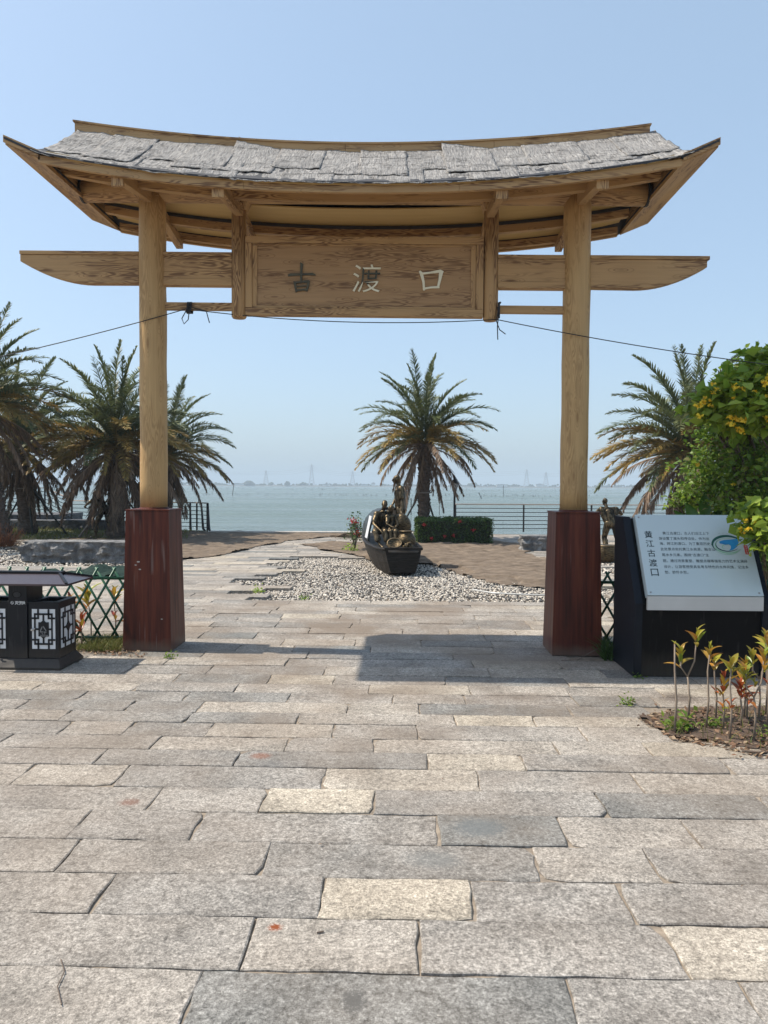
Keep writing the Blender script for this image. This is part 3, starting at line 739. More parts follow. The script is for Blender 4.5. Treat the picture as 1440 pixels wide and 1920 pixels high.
for f in (.72, .82, .92):
    ends = [(-1100, 1500, 22)] + [(p[0], p[1], p[2] * f) for p in P5] + [(1100, 1450, 24)]
    for a, b in zip(ends[:-1], ends[1:]):
        pts = []
        for i in range(9):
            u = i / 8; pts.append((a[0] + (b[0] - a[0]) * u, a[1] + (b[1] - a[1]) * u, a[2] + (b[2] - a[2]) * u - 14 * u * (1 - u)))
        m_.tube(pts, 0.13, 3, False)
tag(m_.build('power_line', M['pylon'], fix=False), 'thin power lines strung between the far pylons', 'power line')
m_ = MB()
for (Y, n_, x0, x1, hh) in ((191, 80, -52, 40, 0.42), (215, 60, -60, 60, 0.4), (420, 90, -130, 150, .6), (590, 90, -190, 200, .75), (150, 10, 8, 40, .35)):
    for _ in range(n_):
        x = rng.uniform(x0, x1); y_ = Y + rng.normal() * Y * 0.008; h_ = hh * rng.uniform(0.4, 1.5); ln = rng.normal() * 0.05
        m_.tube([(x, y_, -1.5), (x + ln, y_, -1.2 + h_)], 0.00022 * Y, 4)
tag(m_.build('fishing_stakes', M['stake'], fix=False), 'rows of small fishing stakes standing in the lagoon', kind='stuff')
for (X, Y, h_, lean, r, lab) in [((434 - 754) / 1390 * 191, 191, 3.1, 0.45, .09, 'tall leaning stake in the water left of the bronze boat'), ((771 - 754) / 1390 * 69, 69, 1.55, 0, .05, 'upright mooring pole in the water just left of the middle palm trunk'),
                        ((824 - 754) / 1390 * 69, 69, 1.0, 0, .03, 'thin short pole in the water between palm trunk and lamp post'), ((905 - 754) / 1390 * 160, 160, 1.3, -.9, .09, 'pole leaning far over in the water right of the lamp post'), ((943 - 754) / 1390 * 190, 190, 2.9, 0, .07, 'tall upright pole far out in the water right of the lamp post')]:
    tag(MB().tube([(X, Y, -1.8), (X + lean, Y, -1.2 + h_)], r, 6).build('mooring_pole', M['stake']), lab, 'pole')

# ================================================================ air
hz = MB().box((-4700, -60, -3.0), (4700, 6600, 62.0)).build('haze', None or M['water'])
hz.data.materials.clear()
k = bpy.data.materials.new('haze_air'); k.use_nodes = True; t_ = k.node_tree; t_.nodes.clear()
ov = t_.nodes.new('ShaderNodeOutputMaterial'); pv = t_.nodes.new('ShaderNodeVolumePrincipled')
pv.inputs['Color'].default_value = (0.71, 0.86, 0.98, 1); pv.inputs['Density'].default_value = 0.0007; pv.inputs['Anisotropy'].default_value = 0.0
t_.links.new(pv.outputs[0], ov.inputs['Volume']); hz.data.materials.append(k); hz['kind'] = 'stuff'; hz['label'] = 'thin coastal haze over the lagoon'

# ================================================================ the gate
GX, GY = -0.376, 7.0
gate = thing('wooden_gate', 'tall pine gate on red plinths with a name board and curved bark-thatched roof', 'gate', (GX, GY, 0))
TILT = -0.0105
def zt(u): return TILT * u
def ze(u): return 3.985 + 0.225 * (abs(u) / 2.6) ** 2.2 + zt(u)                # thatch lower edge
def zr(u): return 4.615 + 0.185 * (abs(u) / 2.65) ** 2.0 + zt(u)               # under the ridge beam
def W(u, v, z): return (GX + u, GY + v, z)

for px in (-1.983, 1.985):     # plinths: hollow-looking tapered boxes with four board faces
    b0, b1, H = 0.228, 0.2, 1.30
    X = px
    m_ = MB().hexa([W(X - b0, -b0 - .16, 0), W(X + b0, -b0 - .16, 0), W(X + b0, b0 - .16 + .02, 0), W(X - b0, b0 - .16 + .02, 0),
                    W(X - b1, -b1 - .0, H), W(X + b1, -b1 - .0, H), W(X + b1, b1, H), W(X - b1, b1, H)])
    # plinth tapers on all sides
    m_ = MB().hexa([W(X - b0, -b0, 0), W(X + b0, -b0, 0), W(X + b0, b0, 0), W(X - b0, b0, 0), W(X - b1, -b1, H), W(X + b1, -b1, H), W(X + b1, b1, H), W(X - b1, b1, H)])
    p_ = m_.build('plinth', M['redwood'], gate, bevel=0.006)
    MB().box(W(X - b1 - .006, -b1 - .006, H + .001), W(X + b1 + .006, b1 + .006, H + 0.016)).build('plinth_cap', M['redwood'], p_, bevel=0.003)
    m_ = MB(); pts = []; rad = []
    for i in range(14):
        f = i / 13; z = H + 0.01 + (4.27 + zt(px) - H) * f
        pts.append(W(X + 0.002 * math.sin(i * 1.3 + px), 0, z)); rad.append(0.1265 + 0.002 * math.sin(i * 2.1 + px) - 0.003 * f)
    m_.tube(pts, rad, 40).build('post', M['post'], gate, smooth=True)
    MB().tube([W(X, 0, H + .014), W(X, 0, H + .032)], [.139, .131], 32).build('post_collar', M['redwood'], gate)

for (dx, dz, r_) in ((-.02, .83, .012), (-.045, .80, .009), (-.005, .76, .010), (.20, .30, .008)):      # chips in the stain of the left plinth
    y_ = -(0.228 - (0.028 / 1.3) * dz) - .0015
    MB().add([W(-1.983 - .06 + dx + r_ * math.cos(a) * 1.3, y_, dz + r_ * .6 * math.sin(a)) for a in (0, .9, 1.9, 2.8, 4.0, 5.2)], [tuple(range(6))]).build('chip', M['concrete'], gate, fix=False)
def beam(name, x0, x1, y0, y1, z0, z1, mat='wood_x', bev=0.006, parent=None):
    return MB().hexa([W(x0, y0, z0 + zt(x0)), W(x1, y0, z0 + zt(x1)), W(x1, y1, z0 + zt(x1)), W(x0, y1, z0 + zt(x0)),
                      W(x0, y0, z1 + zt(x0)), W(x1, y0, z1 + zt(x1)), W(x1, y1, z1 + zt(x1)), W(x0, y1, z1 + zt(x0))]).build(name, M[mat], parent or gate, bevel=bev)

# log across the post tops
m_ = MB(); pts = []; rad = []
for i in range(25):
    u = -2.63 + 5.23 * i / 24; pts.append(W(u, 0, 4.272 + zt(u))); rad.append(0.103)
m_.tube(pts, rad, 26).build('main_beam', M['wood_x'], gate, smooth=True)
for u in (-2.645, 2.605):
    MB().tube([W(u, 0, 4.272 + zt(u)), W(u + (.02 if u < 0 else .02), 0, 4.272 + zt(u))], .110, 24).build('beam_cap', M['felt'], gate)
# hanging posts and name board
for u in (-1.166, 1.190):
    MB().tube([W(u, 0, 3.100 + zt(u)), W(u, 0, 3.115 + zt(u)), W(u, 0, 4.21 + zt(u))], [.060, .070, .068], 24).build('hanging_post', M['wood_z'], gate, smooth=True)
bd = beam('name_board', -1.03, 1.045, -0.022, 0.03, 3.19, 3.80, 'board', 0.003)
for nm, a in (('top', (-1.10, 1.118, -0.045, 0.045, 3.79, 3.855)), ('bottom', (-1.10, 1.118, -0.045, 0.045, 3.125, 3.195))):
    beam('board_frame', *a, 'wood_x', 0.008, bd)
for x0, x1 in ((-1.10, -1.035), (1.05, 1.118)):
    beam('board_frame', x0, x1, -0.044, 0.044, 3.1955, 3.7895, 'wood_z', 0.008, bd)
for x0, x1 in ((-1.035, -0.99), (1.003, 1.048)):
    beam('inner_frame', x0, x1, -0.032, -0.020, 3.215, 3.77, 'wood_z', 0.003, bd)
for z0, z1 in ((3.1965, 3.215), (3.77, 3.788)):
    beam('inner_frame', -1.033, 1.046, -0.032, -0.020, z0, z1, 'wood_x', 0.003, bd)

def glyph(ch, cu, cz, size, mat, name, lab, bold=0.0, split=None):
    vs, fs = textmesh(ch, 1.0, bold, 0.02, 'CENTER')
    a = np.array(vs); s_ = size / (a[:, 1].max() - a[:, 1].min())
    V = [W(cu + v[0] * s_ + v[1] * s_ * 0.06, -0.024 - (v[2] + 0.02) * 0.35, cz + v[1] * s_ + zt(cu)) for v in vs]
    o = MB().add(V, fs).build(name, M[mat] if split is None else M[split], bd, fix=False)
    o['label'] = lab; return o, V, fs
def brush(strokes, px0, py0, cu, cz, mat, lab):      # brushed strokes: (x, y, width) along each, in sixteenths of the sign's own drawing
    m_ = MB(); k_ = 0.00196
    for st_ in strokes:
        L_, R_ = [], []
        for i, (x, y_, w_) in enumerate(st_):
            a = st_[max(0, i - 1)]; b = st_[min(len(st_) - 1, i + 1)]; d = Vector((b[0] - a[0], b[1] - a[1])).normalized()
            L_.append((x - d.y * w_ / 2, y_ + d.x * w_ / 2)); R_.append((x + d.y * w_ / 2, y_ - d.x * w_ / 2))
        poly = L_ + R_[::-1]
        m_.prism([((x - px0) * k_, -(y_ - py0) * k_) for x, y_ in poly], -0.0225, -0.037 - 0.0006 * strokes.index(st_), lambda u, v, a: W(cu + u, a, cz + v + zt(cu)))
    o = m_.build('character', M[mat], bd); o['label'] = lab; o['kind'] = 'stuff'
brush([[(360, 350, 6), (372, 346, 12), (440, 344, 8), (478, 343, 11), (492, 348, 4)], [(419, 290, 5), (426, 296, 13), (423, 340, 10), (424, 384, 9)], [(388, 378, 6), (394, 388, 11), (400, 428, 8)], [(390, 384, 8), (430, 379, 8), (462, 378, 13)], [(459, 376, 12), (456, 400, 10), (448, 424, 9)], [(398, 421, 7), (450, 415, 8)], [(404, 402, 4), (446, 398, 5)]],
      425, 360, -0.574, 3.475, 'old_gold', 'tarnished dark character whose gold has come off')
brush([[(987, 322, 8), (996, 332, 15), (1006, 372, 11), (1009, 412, 10)], [(990, 335, 9), (1040, 329, 8), (1086, 322, 14), (1098, 330, 14)], [(1090, 322, 20), (1084, 360, 13), (1074, 402, 10)], [(1006, 405, 9), (1040, 399, 8), (1082, 397, 11)]],
      1042, 365, 0.633, 3.462, 'gold', 'pale gold square character, rightmost on the board')
o, V, fs = glyph('渡', 0.035, 3.475, 0.255, 'gold', 'character', 'half-worn character in the middle of the board, part gold and part dark', -0.006)
o.data.materials.append(M['old_gold'])
ca = np.array([o.data.polygons[i].center[:] for i in range(len(o.data.polygons))])
for pl, c_ in zip(o.data.polygons, ca):
    q = mnoise.noise(Vector((c_[0] * 11 + 3, 0, c_[2] * 9)))
    if abs(c_[0] - 0.035) < 0.05 and -0.06 < c_[2] - 3.475 < 0.07 or q > 0.22: pl.material_index = 1

# wing beams and tie beams with caps
def blade(sgn, x_in, x_tip):
    L = abs(x_tip - x_in); poly = []
    poly.append((0, 3.665)); poly.append((0, 3.405))
    for i in range(11):
        f = i / 10
        d = L * (0.40 + 0.60 * f); poly.append((d, 3.402 + 0.20 * f ** 1.9))
    poly.append((L, 3.664))
    return MB().prism(poly, -0.045, 0.045, lambda u, v, a: W(x_in + sgn * u, a, v + zt(x_in + sgn * u))).build('wing_beam', M['wood_x'], gate, bevel=0.005)
b_ = blade(-1, -2.10, -3.222); beam('wing_cap', -3.225, -2.10, -0.056, 0.056, 3.667, 3.700, 'wood_x', 0.004, b_)
b_ = blade(1, 2.10, 3.165); beam('wing_cap', 2.10, 3.185, -0.056, 0.056, 3.667, 3.700, 'wood_x', 0.004, b_)
for x0, x1 in ((-1.87, -1.225), (1.25, 1.87)):
    t_ = beam('tie_beam', x0, x1, -0.042, 0.042, 3.455, 3.662)
    beam('tie_cap', x0, x1, -0.052, 0.052, 3.6635, 3.700, 'wood_x', 0.004, t_)
    beam('tie_foot', x0, x1, -0.050, 0.050, 3.395, 3.4535, 'wood_x', 0.004, t_)
    beam('thin_rail', x0, x1, -0.028, 0.028, 3.17, 3.24, 'wood_x', 0.006)

# cross arms carrying the eaves
for u in (-1.983, -1.150, 1.175, 1.985):
    zc = ze(u) + 0.035 + (0.04 if abs(u) > 1.5 else 0.02)
    for s_ in (-1, 1):
        e = ze(u) - (0.055 if s_ > 0 else 0.04)
        MB().hexa([W(u - .036, s_ * .06, zc - .05), W(u + .036, s_ * .06, zc - .05), W(u + .036, s_ * .86, e - .045), W(u - .036, s_ * .86, e - .045),
                   W(u - .036, s_ * .06, zc + .05), W(u + .036, s_ * .06, zc + .05), W(u + .036, s_ * .86, e + .05), W(u - .036, s_ * .86, e + .05)]).build('cross_arm', M['wood_y'], gate, bevel=0.005)
    MB().box(W(u - .05, -.868, ze(u) - .13), W(u + .05, -.83, ze(u) - .012)).build('end_block', M['wood_z'], gate, bevel=0.005)
    # brace from post to log
    MB().hexa([W(u - .05, -.075, zc + .02), W(u + .05, -.075, zc + .02), W(u + .05, .075, zc + .02), W(u - .05, .075, zc + .02),
               W(u - .09, -.115, 4.22), W(u + .09, -.115, 4.22), W(u + .09, .115, 4.22), W(u - .09, .115, 4.22)]).build('post_head', M['wood_z'], gate, bevel=0.006)

def curved(name, y0, y1, zf0, zf1, ulo, uhi, mat, n_=36, parent=None):
    V = []; F = []
    for i in range(n_ + 1):
        u = ulo + (uhi - ulo) * i / n_
        V += [W(u, y0, zf0(u)), W(u, y1, zf0(u)), W(u, y1, zf1(u)), W(u, y0, zf1(u))]
    for i in range(n_):
        a = i * 4
        for j in range(4): F.append((a + j, a + (j + 1) % 4, a + 4 + (j + 1) % 4, a + 4 + j))
    F += [(3, 2, 1, 0), (n_ * 4, n_ * 4 + 1, n_ * 4 + 2, n_ * 4 + 3)]
    return MB().add(V, F).build(name, M[mat], parent or gate, smooth=False)
# eave boards in three lengths each side
for s_, dz in ((-1, 0.0), (1, 0.035)):
    for a, b in ((-2.62, -0.93), (-0.927, 0.82), (0.823, 2.60)):
        y0, y1 = (s_ * .905, s_ * .87)
        curved('eave_board', min(y0, y1), max(y0, y1), lambda u: ze(u) - 0.062 + dz, lambda u: ze(u) - 0.004 + dz, a, b, 'wood_x')
for yy in (-.45, .45):
    curved('purlin', yy - .035, yy + .035, lambda u: ze(u) + 0.02, lambda u: ze(u) + 0.118, -2.60, 2.58, 'wood_x')
curved('purlin', .80, .862, lambda u: ze(u) - 0.01, lambda u: ze(u) + 0.055, -2.60, 2.58, 'wood_x')
# soffit boards
for a, b in ((.105, .415), (.485, .80), (-.415, -.105), (-.80, -.485)):
    V = []; F = []; n_ = 36
    for i in range(n_ + 1):
        u = -2.6 + 5.18 * i / n_
        za = ze(u) + 0.19 - 0.155 * abs(a); zb = ze(u) + 0.19 - 0.155 * abs(b)
        V += [W(u, a, za), W(u, b, zb), W(u, b, zb + .012), W(u, a, za + .012)]
    for i in range(n_):
        q = i * 4
        for j in range(4): F.append((q + j, q + (j + 1) % 4, q + 4 + (j + 1) % 4, q + 4 + j))
    F += [(3, 2, 1, 0), (n_ * 4, n_ * 4 + 1, n_ * 4 + 2, n_ * 4 + 3)]
    MB().add(V, F).build('soffit_board', M['soffit'], gate)
    if b > 0 or True:
        for yy in ((b if abs(b) < .6 and b > 0 else None),):
            if yy: curved('purlin_gap_shade', yy - .012, yy - .001, lambda u: ze(u) + 0.092, lambda u: ze(u) + 0.119, -2.6, 2.58, 'felt')  # dark strip added as the shaded gap line between purlin and soffit
# barge boards: a flat flared board running front to back at each end, and an upright inner board
for s_ in (-1, 1):
    def E(uu, v, dz): return W(s_ * uu + (0.0 if s_ < 0 else 0.0), v, ze(s_ * 2.6) + dz)
    th = .035
    P = [E(2.60, -.905, -0.045), E(2.89, -.905, 0.085), E(2.89, .80, 0.075), E(2.64, .93, 0.0)]
    m_ = MB(); m_.hexa(P + [(x, y_, z + th) for x, y_, z in P]); bb_ = m_.build('barge_board', M['wood_y'], gate, bevel=0.004)
    Q_ = [(x, y_ - (.02 if i_ < 2 else 0), z + th + .003) for i_, (x, y_, z) in enumerate(P)]; MB().hexa(Q_ + [(x, y_, z + .018) for x, y_, z in Q_]).build('felt_edge', M['felt'], bb_)
    P = [E(2.61, -.92, -0.025), E(2.90, -.92, 0.10), E(2.90, -.908, 0.10), E(2.61, -.908, -0.025)]
    m_ = MB(); m_.hexa(P + [(x, y_, z + 0.06) for x, y_, z in P]); m_.build('barge_end', M['wood_x'], gate, bevel=0.003)
    P = [W(s_ * 2.66, -.86, ze(2.6 * s_) + .0), W(s_ * 2.69, -.86, ze(2.6 * s_) + .0), W(s_ * 2.69, .86, ze(2.6 * s_) + .0), W(s_ * 2.66, .86, ze(2.6 * s_) + .0)]
    poly = [(-.88, 0.01), (.88, 0.02), (.60, .17), (.2, .47), (0, .53), (-.2, .47), (-.60, .17)]
    MB().prism(poly, 2.652, 2.682, lambda u, v, a: W(s_ * a, u, ze(2.6 * s_) + v)).build('gable_board', M['wood_y'], gate, bevel=0.003)

# ridge beam in four lengths
for a, b in ((-2.69, -1.62), (-1.617, -0.17), (-0.167, 1.2), (1.203, 2.62)):
    curved('ridge_beam', -.05, .05, lambda u: zr(u) - .01, lambda u: zr(u) + .078, a, b, 'wood_x', 14)
curved('ridge_cap', -.062, .062, lambda u: zr(u) + .079, lambda u: zr(u) + .095, -2.705, 2.63, 'wood_x', 40)

# roof deck and thatch
def RS(U, t, side, lift=0.0):
    u = U
    if abs(U) > 2.62: pass
    ex = max(0, abs(U) - 2.6)
    z0 = ze(min(2.6, abs(U)) * (1 if U > 0 else -1)) + ex * 0.42
    zz = z0 + (zr(u) + 0.02 - z0) * (max(t, -0.2) if t < 0 else t ** (1.04 + 0.24 * min(1, abs(U) / 2.6) ** 4))
    return Vector(W(u, side * .93 * (1 - t), zz + lift))
def slope(side, lift, nU, nT, U0=-2.67, U1=2.68, t0=0.0, t1=1.0):
    V = []
    for j in range(nT + 1):
        for i in range(nU + 1):
            V.append(RS(U0 + (U1 - U0) * i / nU, t0 + (t1 - t0) * j / nT, side, lift))
    F = [(j * (nU + 1) + i, j * (nU + 1) + i + 1, (j + 1) * (nU + 1) + i + 1, (j + 1) * (nU + 1) + i) for j in range(nT) for i in range(nU)]
    return V, F
for s_ in (-1, 1):
    V1, F1 = slope(s_, 0.0, 60, 10); V2, F2 = slope(s_, 0.016, 60, 10)
    m_ = MB().add(V1, F1); m_.add(V2, F2)
    n1 = 61; top = len(V1)
    edge = list(range(0, 61)) + [61 * j + 60 for j in range(1, 11)] + [61 * 10 + i for i in range(59, -1, -1)] + [61 * j for j in range(9, 0, -1)]
    for a, b in zip(edge, edge[1:] + edge[:1]): m_.f.append((a, b, b + top, a + top))
    m_.build('roof_deck', M['felt'], gate)
rt = random.Random(11)
def mat_piece(side, U0, U1, t0, t1, lift, curl=None, corner=0.0):
    nU = max(6, int((U1 - U0) / 0.022)); nT = max(5, int((t1 - t0) * 26)); V = []
    ph = rt.random() * 50; sk = rt.uniform(-.02, .02)
    for lay in (0, 1):
        for j in range(nT + 1):
            for i in range(nU + 1):
                fu, ft = i / nU, j / nT
                edge = min(fu, 1 - fu) < 1e-6 or min(ft, 1 - ft) < 1e-6
                U = U0 + (U1 - U0) * fu + sk * (ft - .5); t = t0 + (t1 - t0) * ft
                if j == 0: t += 0.020 * mnoise.noise(Vector((U * 16, ph, 0))) + 0.018 * mnoise.noise(Vector((U * 3.1, ph, 5)))
                if j == nT: t += 0.03 * mnoise.noise(Vector((U * 9, ph, 9)))
                if i in (0, nU): U += 0.009 * mnoise.noise(Vector((t * 22, ph, 3)))
                wv = 0.010 * mnoise.noise(Vector((U * 7, t * 9, ph))) + 0.008 * mnoise.noise(Vector((U * 30, t * 6, ph))) + 0.007 * mnoise.noise(Vector((U * 5, t * 34, ph)))
                l_ = lift + wv + 0.006
                if curl: l_ += curl * max(0, ft - .45) ** 1.5 * (1 - fu) ** 1.2 * 3.0
                droop = -0.012 * max(0, 0.12 - t) / 0.12
                V.append(RS(U, t, side, l_ + droop + (0.0 if lay else -0.006)))
    N = (nU + 1) * (nT + 1)
    F = [(j * (nU + 1) + i, j * (nU + 1) + i + 1, (j + 1) * (nU + 1) + i + 1, (j + 1) * (nU + 1) + i) for j in range(nT) for i in range(nU)]
    F2 = [tuple(a + N for a in f) for f in F]; F = [tuple(reversed(f)) for f in F]
    ed = list(range(nU + 1)) + [(nU + 1) * j + nU for j in range(1, nT + 1)] + [(nU + 1) * nT + i for i in range(nU - 1, -1, -1)] + [(nU + 1) * j for j in range(nT - 1, 0, -1)]
    S_ = [(a, b, b + N, a + N) for a, b in zip(ed, ed[1:] + ed[:1])]
    return MB().add(V, F + F2 + S_).build('thatch_mat', M['thatch'], gate, fix=False, smooth=True)
low = [-2.645, -2.25, -1.86, -1.46, -1.02, -.62, -.22, .14, .52, .93, 1.30, 1.72, 2.10, 2.46, 2.665]
up = [-2.65, -2.30, -1.92, -1.55, -1.16, -.74, -.36, .0, .38, .74, 1.14, 1.46, 1.92, 2.26, 2.665]
for i in range(len(low) - 1):
    mat_piece(-1, low[i] - .015, low[i + 1] + .02, -0.005 + rt.uniform(-.01, .012), 0.52, 0.014 + 0.006 * (i % 2))
for i in range(len(up) - 1):
    curl = 0.0
    t1 = 0.985; t0 = rt.choice([0.16, 0.2, 0.24, 0.34, 0.3])
    if i in (4, 9): curl = 0.06; t1 = 1.0
    mat_piece(-1, up[i] - .015, up[i + 1] + .02, t0, t1, 0.024 + 0.008 * ((i * 3) % 2), curl)
for i in range(0, len(up) - 1):
    mat_piece(1, low[i] - .015, low[i + 1] + .02, -0.01, 0.52, 0.022 + 0.008 * (i % 2)); mat_piece(1, up[i] - .015, up[i + 1] + .02, 0.4, .985, 0.040)

# ================================================================ cord strung across the gate
pts = []
def seg(a, b, sag, n_=14, skip=0):
    for i in range(skip, n_ + 1):
        f = i / n_; pts.append((a[0] + (b[0] - a[0]) * f, a[1] + (b[1] - a[1]) * f, a[2] + (b[2] - a[2]) * f - sag * 4 * f * (1 - f)))
seg((-4.95, 6.15, 2.30), (-2.03, 6.955, 3.19), 0.05)
seg((-2.03, 6.955, 3.19), (0.86, 6.925, 3.085), 0.07, skip=1)
seg((0.86, 6.925, 3.085), (4.3, 6.6, 2.50), 0.05, skip=1)
cord = MB().tube(pts, 0.0045, 5).build('cord', M['cord'], smooth=True)
tag(cord, 'thin black cord slung from side to side under the gate beams', 'cord')
m_ = MB()
for k_ in range(4):
    z_ = 3.21; x_ = -2.03 + 0.012 * k_
    m_.tube([(x_, 6.965, z_ - .045), (x_ + .01, 6.962, z_ + .045), (x_ + .012, 7.0, z_ + .046), (x_ + .012, 7.035, z_ + .04), (x_, 7.035, z_ - .045), (x_ - .004, 7.0, z_ - .05), (x_ - .003, 6.965, z_ - .045)], 0.006, 5)
m_.tube([(-2.0, 6.955, 3.25), (-2.02, 6.95, 3.19), (-2.07, 6.95, 3.10), (-2.05, 6.95, 3.05), (-2.01, 6.95, 3.09), (-2.0, 6.95, 3.17)], 0.005, 5)
m_.tube([(-2.02, 6.955, 3.22), (-1.93, 6.95, 3.19), (-1.84, 6.95, 3.17), (-1.81, 6.95, 3.06)], 0.005, 5)
m_.build('knot', M['cord'], cord)
m_ = MB()
m_.tube([(.87, 6.93, 3.20), (.88, 6.93, 3.12), (.87, 6.925, 3.02), (.875, 6.925, 2.90)], 0.005, 5)
m_.tube([(.875, 6.93, 3.16), (.86, 6.92, 3.07), (.89, 6.92, 2.99), (.945, 6.92, 2.95)], 0.005, 5)
m_.tube([(.885, 6.94, 3.10), (.885, 6.935, 3.24), (.90, 6.97, 3.25)], 0.011, 6)
m_.build('knot', M['cord'], cord)

# ================================================================ information stand
st = thing('information_stand', 'black lectern-shaped information stand with a pale sloping text plate, right of the gate', 'sign', (2.42, 6.3, 0))
PROF = [(6.06, 0.0), (6.045, 0.60), (6.42, 1.275), (6.62, 1.275), (6.62, 0.0)]
MB().prism(PROF, 1.905, 2.965, lambda u, v, a: (a, u, v)).build('body', M['sign_black'], st, bevel=0.006)
for x0, x1 in ((1.893, 1.955), (2.915, 2.977)):    # raised cheeks either side of the plate
    P = [(6.035, 0.0), (6.02, 0.605), (6.40, 1.292), (6.63, 1.292), (6.63, 0.0)]
    MB().prism(P, x0, x1, lambda u, v, a: (a, u, v)).build('cheek', M['sign_edge'], st, bevel=0.004)
A0 = Vector((1.985, 6.005, 0.672)); SL = Vector((0, 0.372, 0.640)).normalized(); PL = 0.735; PWD = 0.925
NRM = Vector((0, -SL.z, SL.y))
def PP(u, v, w=0.0): return A0 + Vector((1, 0, 0)) * (u * PWD) + SL * (v * PL) + NRM * w
def pbox(mb, u0, u1, v0, v1, w0, w1):
    return mb.hexa([PP(u0, v0, w0), PP(u1, v0, w0), PP(u1, v1, w0), PP(u0, v1, w0), PP(u0, v0, w1), PP(u1, v0, w1), PP(u1, v1, w1), PP(u0, v1, w1)])
pl = pbox(MB(), 0, 1, 0, 1, -0.06, 0.010).build('text_plate', M['plate'], st, bevel=0.002)
MB().box((1.985, 5.998, 0.555), (1.985 + PWD, 6.03, 0.668)).build('lower_lip', M['plate_lip'], st, bevel=0.002)
for u, v in ((.03, .965), (.965, .965), (.03, .035), (.965, .035)):
    c_ = PP(u, v, 0.010)
    MB().tube([c_, c_ + NRM * 0.006], [0.0085, 0.006], 10).build('screw', M['steel'], pl)
def ptext(body, u, v, size, bold, mat, name, lab=None, align='CENTER', space=1.0, w=0.0112):
    vs, fs = textmesh(body, size, bold, 0.0, align, space)
    off = min(q[0] for q in vs) if align == 'LEFT' else 0
    V = [PP(u, v, w) + Vector((1, 0, 0)) * (q[0] - off) + SL * q[1] for q in vs]
    o_ = MB().add(V, fs).build(name, M[mat], pl, fix=False)
    if lab: o_['label'] = lab
    return o_
for ch, v in zip('黄江古渡口', (.742, .628, .508, .388, .272)):
    ptext(ch, .092, v, .070 if ch != '口' else .080, .0006, 'ink', 'title_character', 'large black title character ' + ch)
LN = [('黄江古渡口，古人们沿江上下', .222, .757), ('游设置了渡头和停泊处。作为出', .180, .690), ('海、跨江的渡口。为了重现历史，', .180, .626), ('此处景点依托黄江水资源，融合汕', .180, .556),
      ('尾水乡元素。围绕“古渡口”主', .184, .485), ('题，通过场景重塑、雕塑点缀等强有力的艺术化演绎', .182, .412), ('设计，让游客感受具有粤东特色的水岸风情，记住乡', .182, .340), ('愁、舒怀乡愁。', .182, .272)]
for b_, u, v in LN: ptext(b_, u, v, .0300, .0, 'ink', 'text_line', align='LEFT')['kind'] = 'stuff'
def logo_ring(cu, cv, ru, rv, wd, a0, a1, mat, rot=0.0, w=0.0112, n_=48, name='emblem_ring'):
    V = []; F = []
    for i in range(n_ + 1):
        f = i / n_; a = R(a0 + (a1 - a0) * f); ww = wd * (0.25 + math.sin(math.pi * f)) * 0.8
        for s_ in (-1, 1):
            x = (ru + s_ * ww / 2) * math.cos(a); y_ = (rv + s_ * ww / 2) * math.sin(a)
            x, y_ = x * math.cos(rot) - y_ * math.sin(rot), x * math.sin(rot) + y_ * math.cos(rot)
            V.append(PP(cu, cv, w) + Vector((1, 0, 0)) * x + SL * y_)
    for i in range(n_): F.append((2 * i, 2 * i + 1, 2 * i + 3, 2 * i + 2))
    return MB().add(V, F).build(name, M[mat], pl, fix=False)
cu, cv = .785, .62
logo_ring(cu, cv, .125, .080, .022, 10, 215, 'logo_dark', .05)
logo_ring(cu, cv, .122, .078, .008, 180, 330, 'logo_light', .05)
logo_ring(cu, cv - .01, .105, .066, .007, 60, 320, 'logo_light', .05)
logo_ring(cu, cv, .098, .060, .010, 120, 320, 'logo_dark', .05)
logo_ring(cu - .01, cv - .045, .10, .058, .005, 190, 350, 'logo_light', .05)
poly = [(a * 1.12, b * 1.3 + .004) for a, b in [(-.055, .020), (-.02, .030), (.03, .033), (.085, .042), (.085, .015), (.068, -.015), (.035, -.038), (0, -.045), (.018, -.030), (.022, -.012), (.008, .0), (-.014, -.006), (-.03, .0), (-.058, .006)]]
MB().add([PP(cu, cv, .0112) + Vector((1, 0, 0)) * x + SL * y_ for x, y_ in poly], [tuple(range(len(poly)))]).build('emblem_wave', M['logo_blue'], pl, fix=False)
logo_ring(cu - .018, cv - .025, .033, .02, .008, 20, 250, 'logo_light', .3, name='emblem_wave_crest')
for i, (du, dv) in enumerate(((-.055, .135), (-.02, .142), (.02, .135), (.045, .145))):
    MB().add([PP(cu + du - .012, cv + dv + .008, .0112), PP(cu + du, cv + dv, .0112), PP(cu + du + .012, cv + dv + .008, .0112), PP(cu + du, cv + dv + .004, .0112)], [(0, 1, 2, 3)]).build('emblem_bird', M['grey_print'], pl, fix=False)
s_ = pbox(MB(), .925, .958, .50, .615, .0108, .0114).build('red_seal', M['logo_red'], pl)
for i in range(4):
    vs, fs = textmesh('品清乡情'[i], .016, 0.0, 0, 'CENTER')
    MB().add([PP(.9415, .598 - .027 * i, .0120) + Vector((1, 0, 0)) * q[0] + SL * q[1] for q in vs], fs).build('seal_character', M['plate_lip'], s_ if False else pl, fix=False)

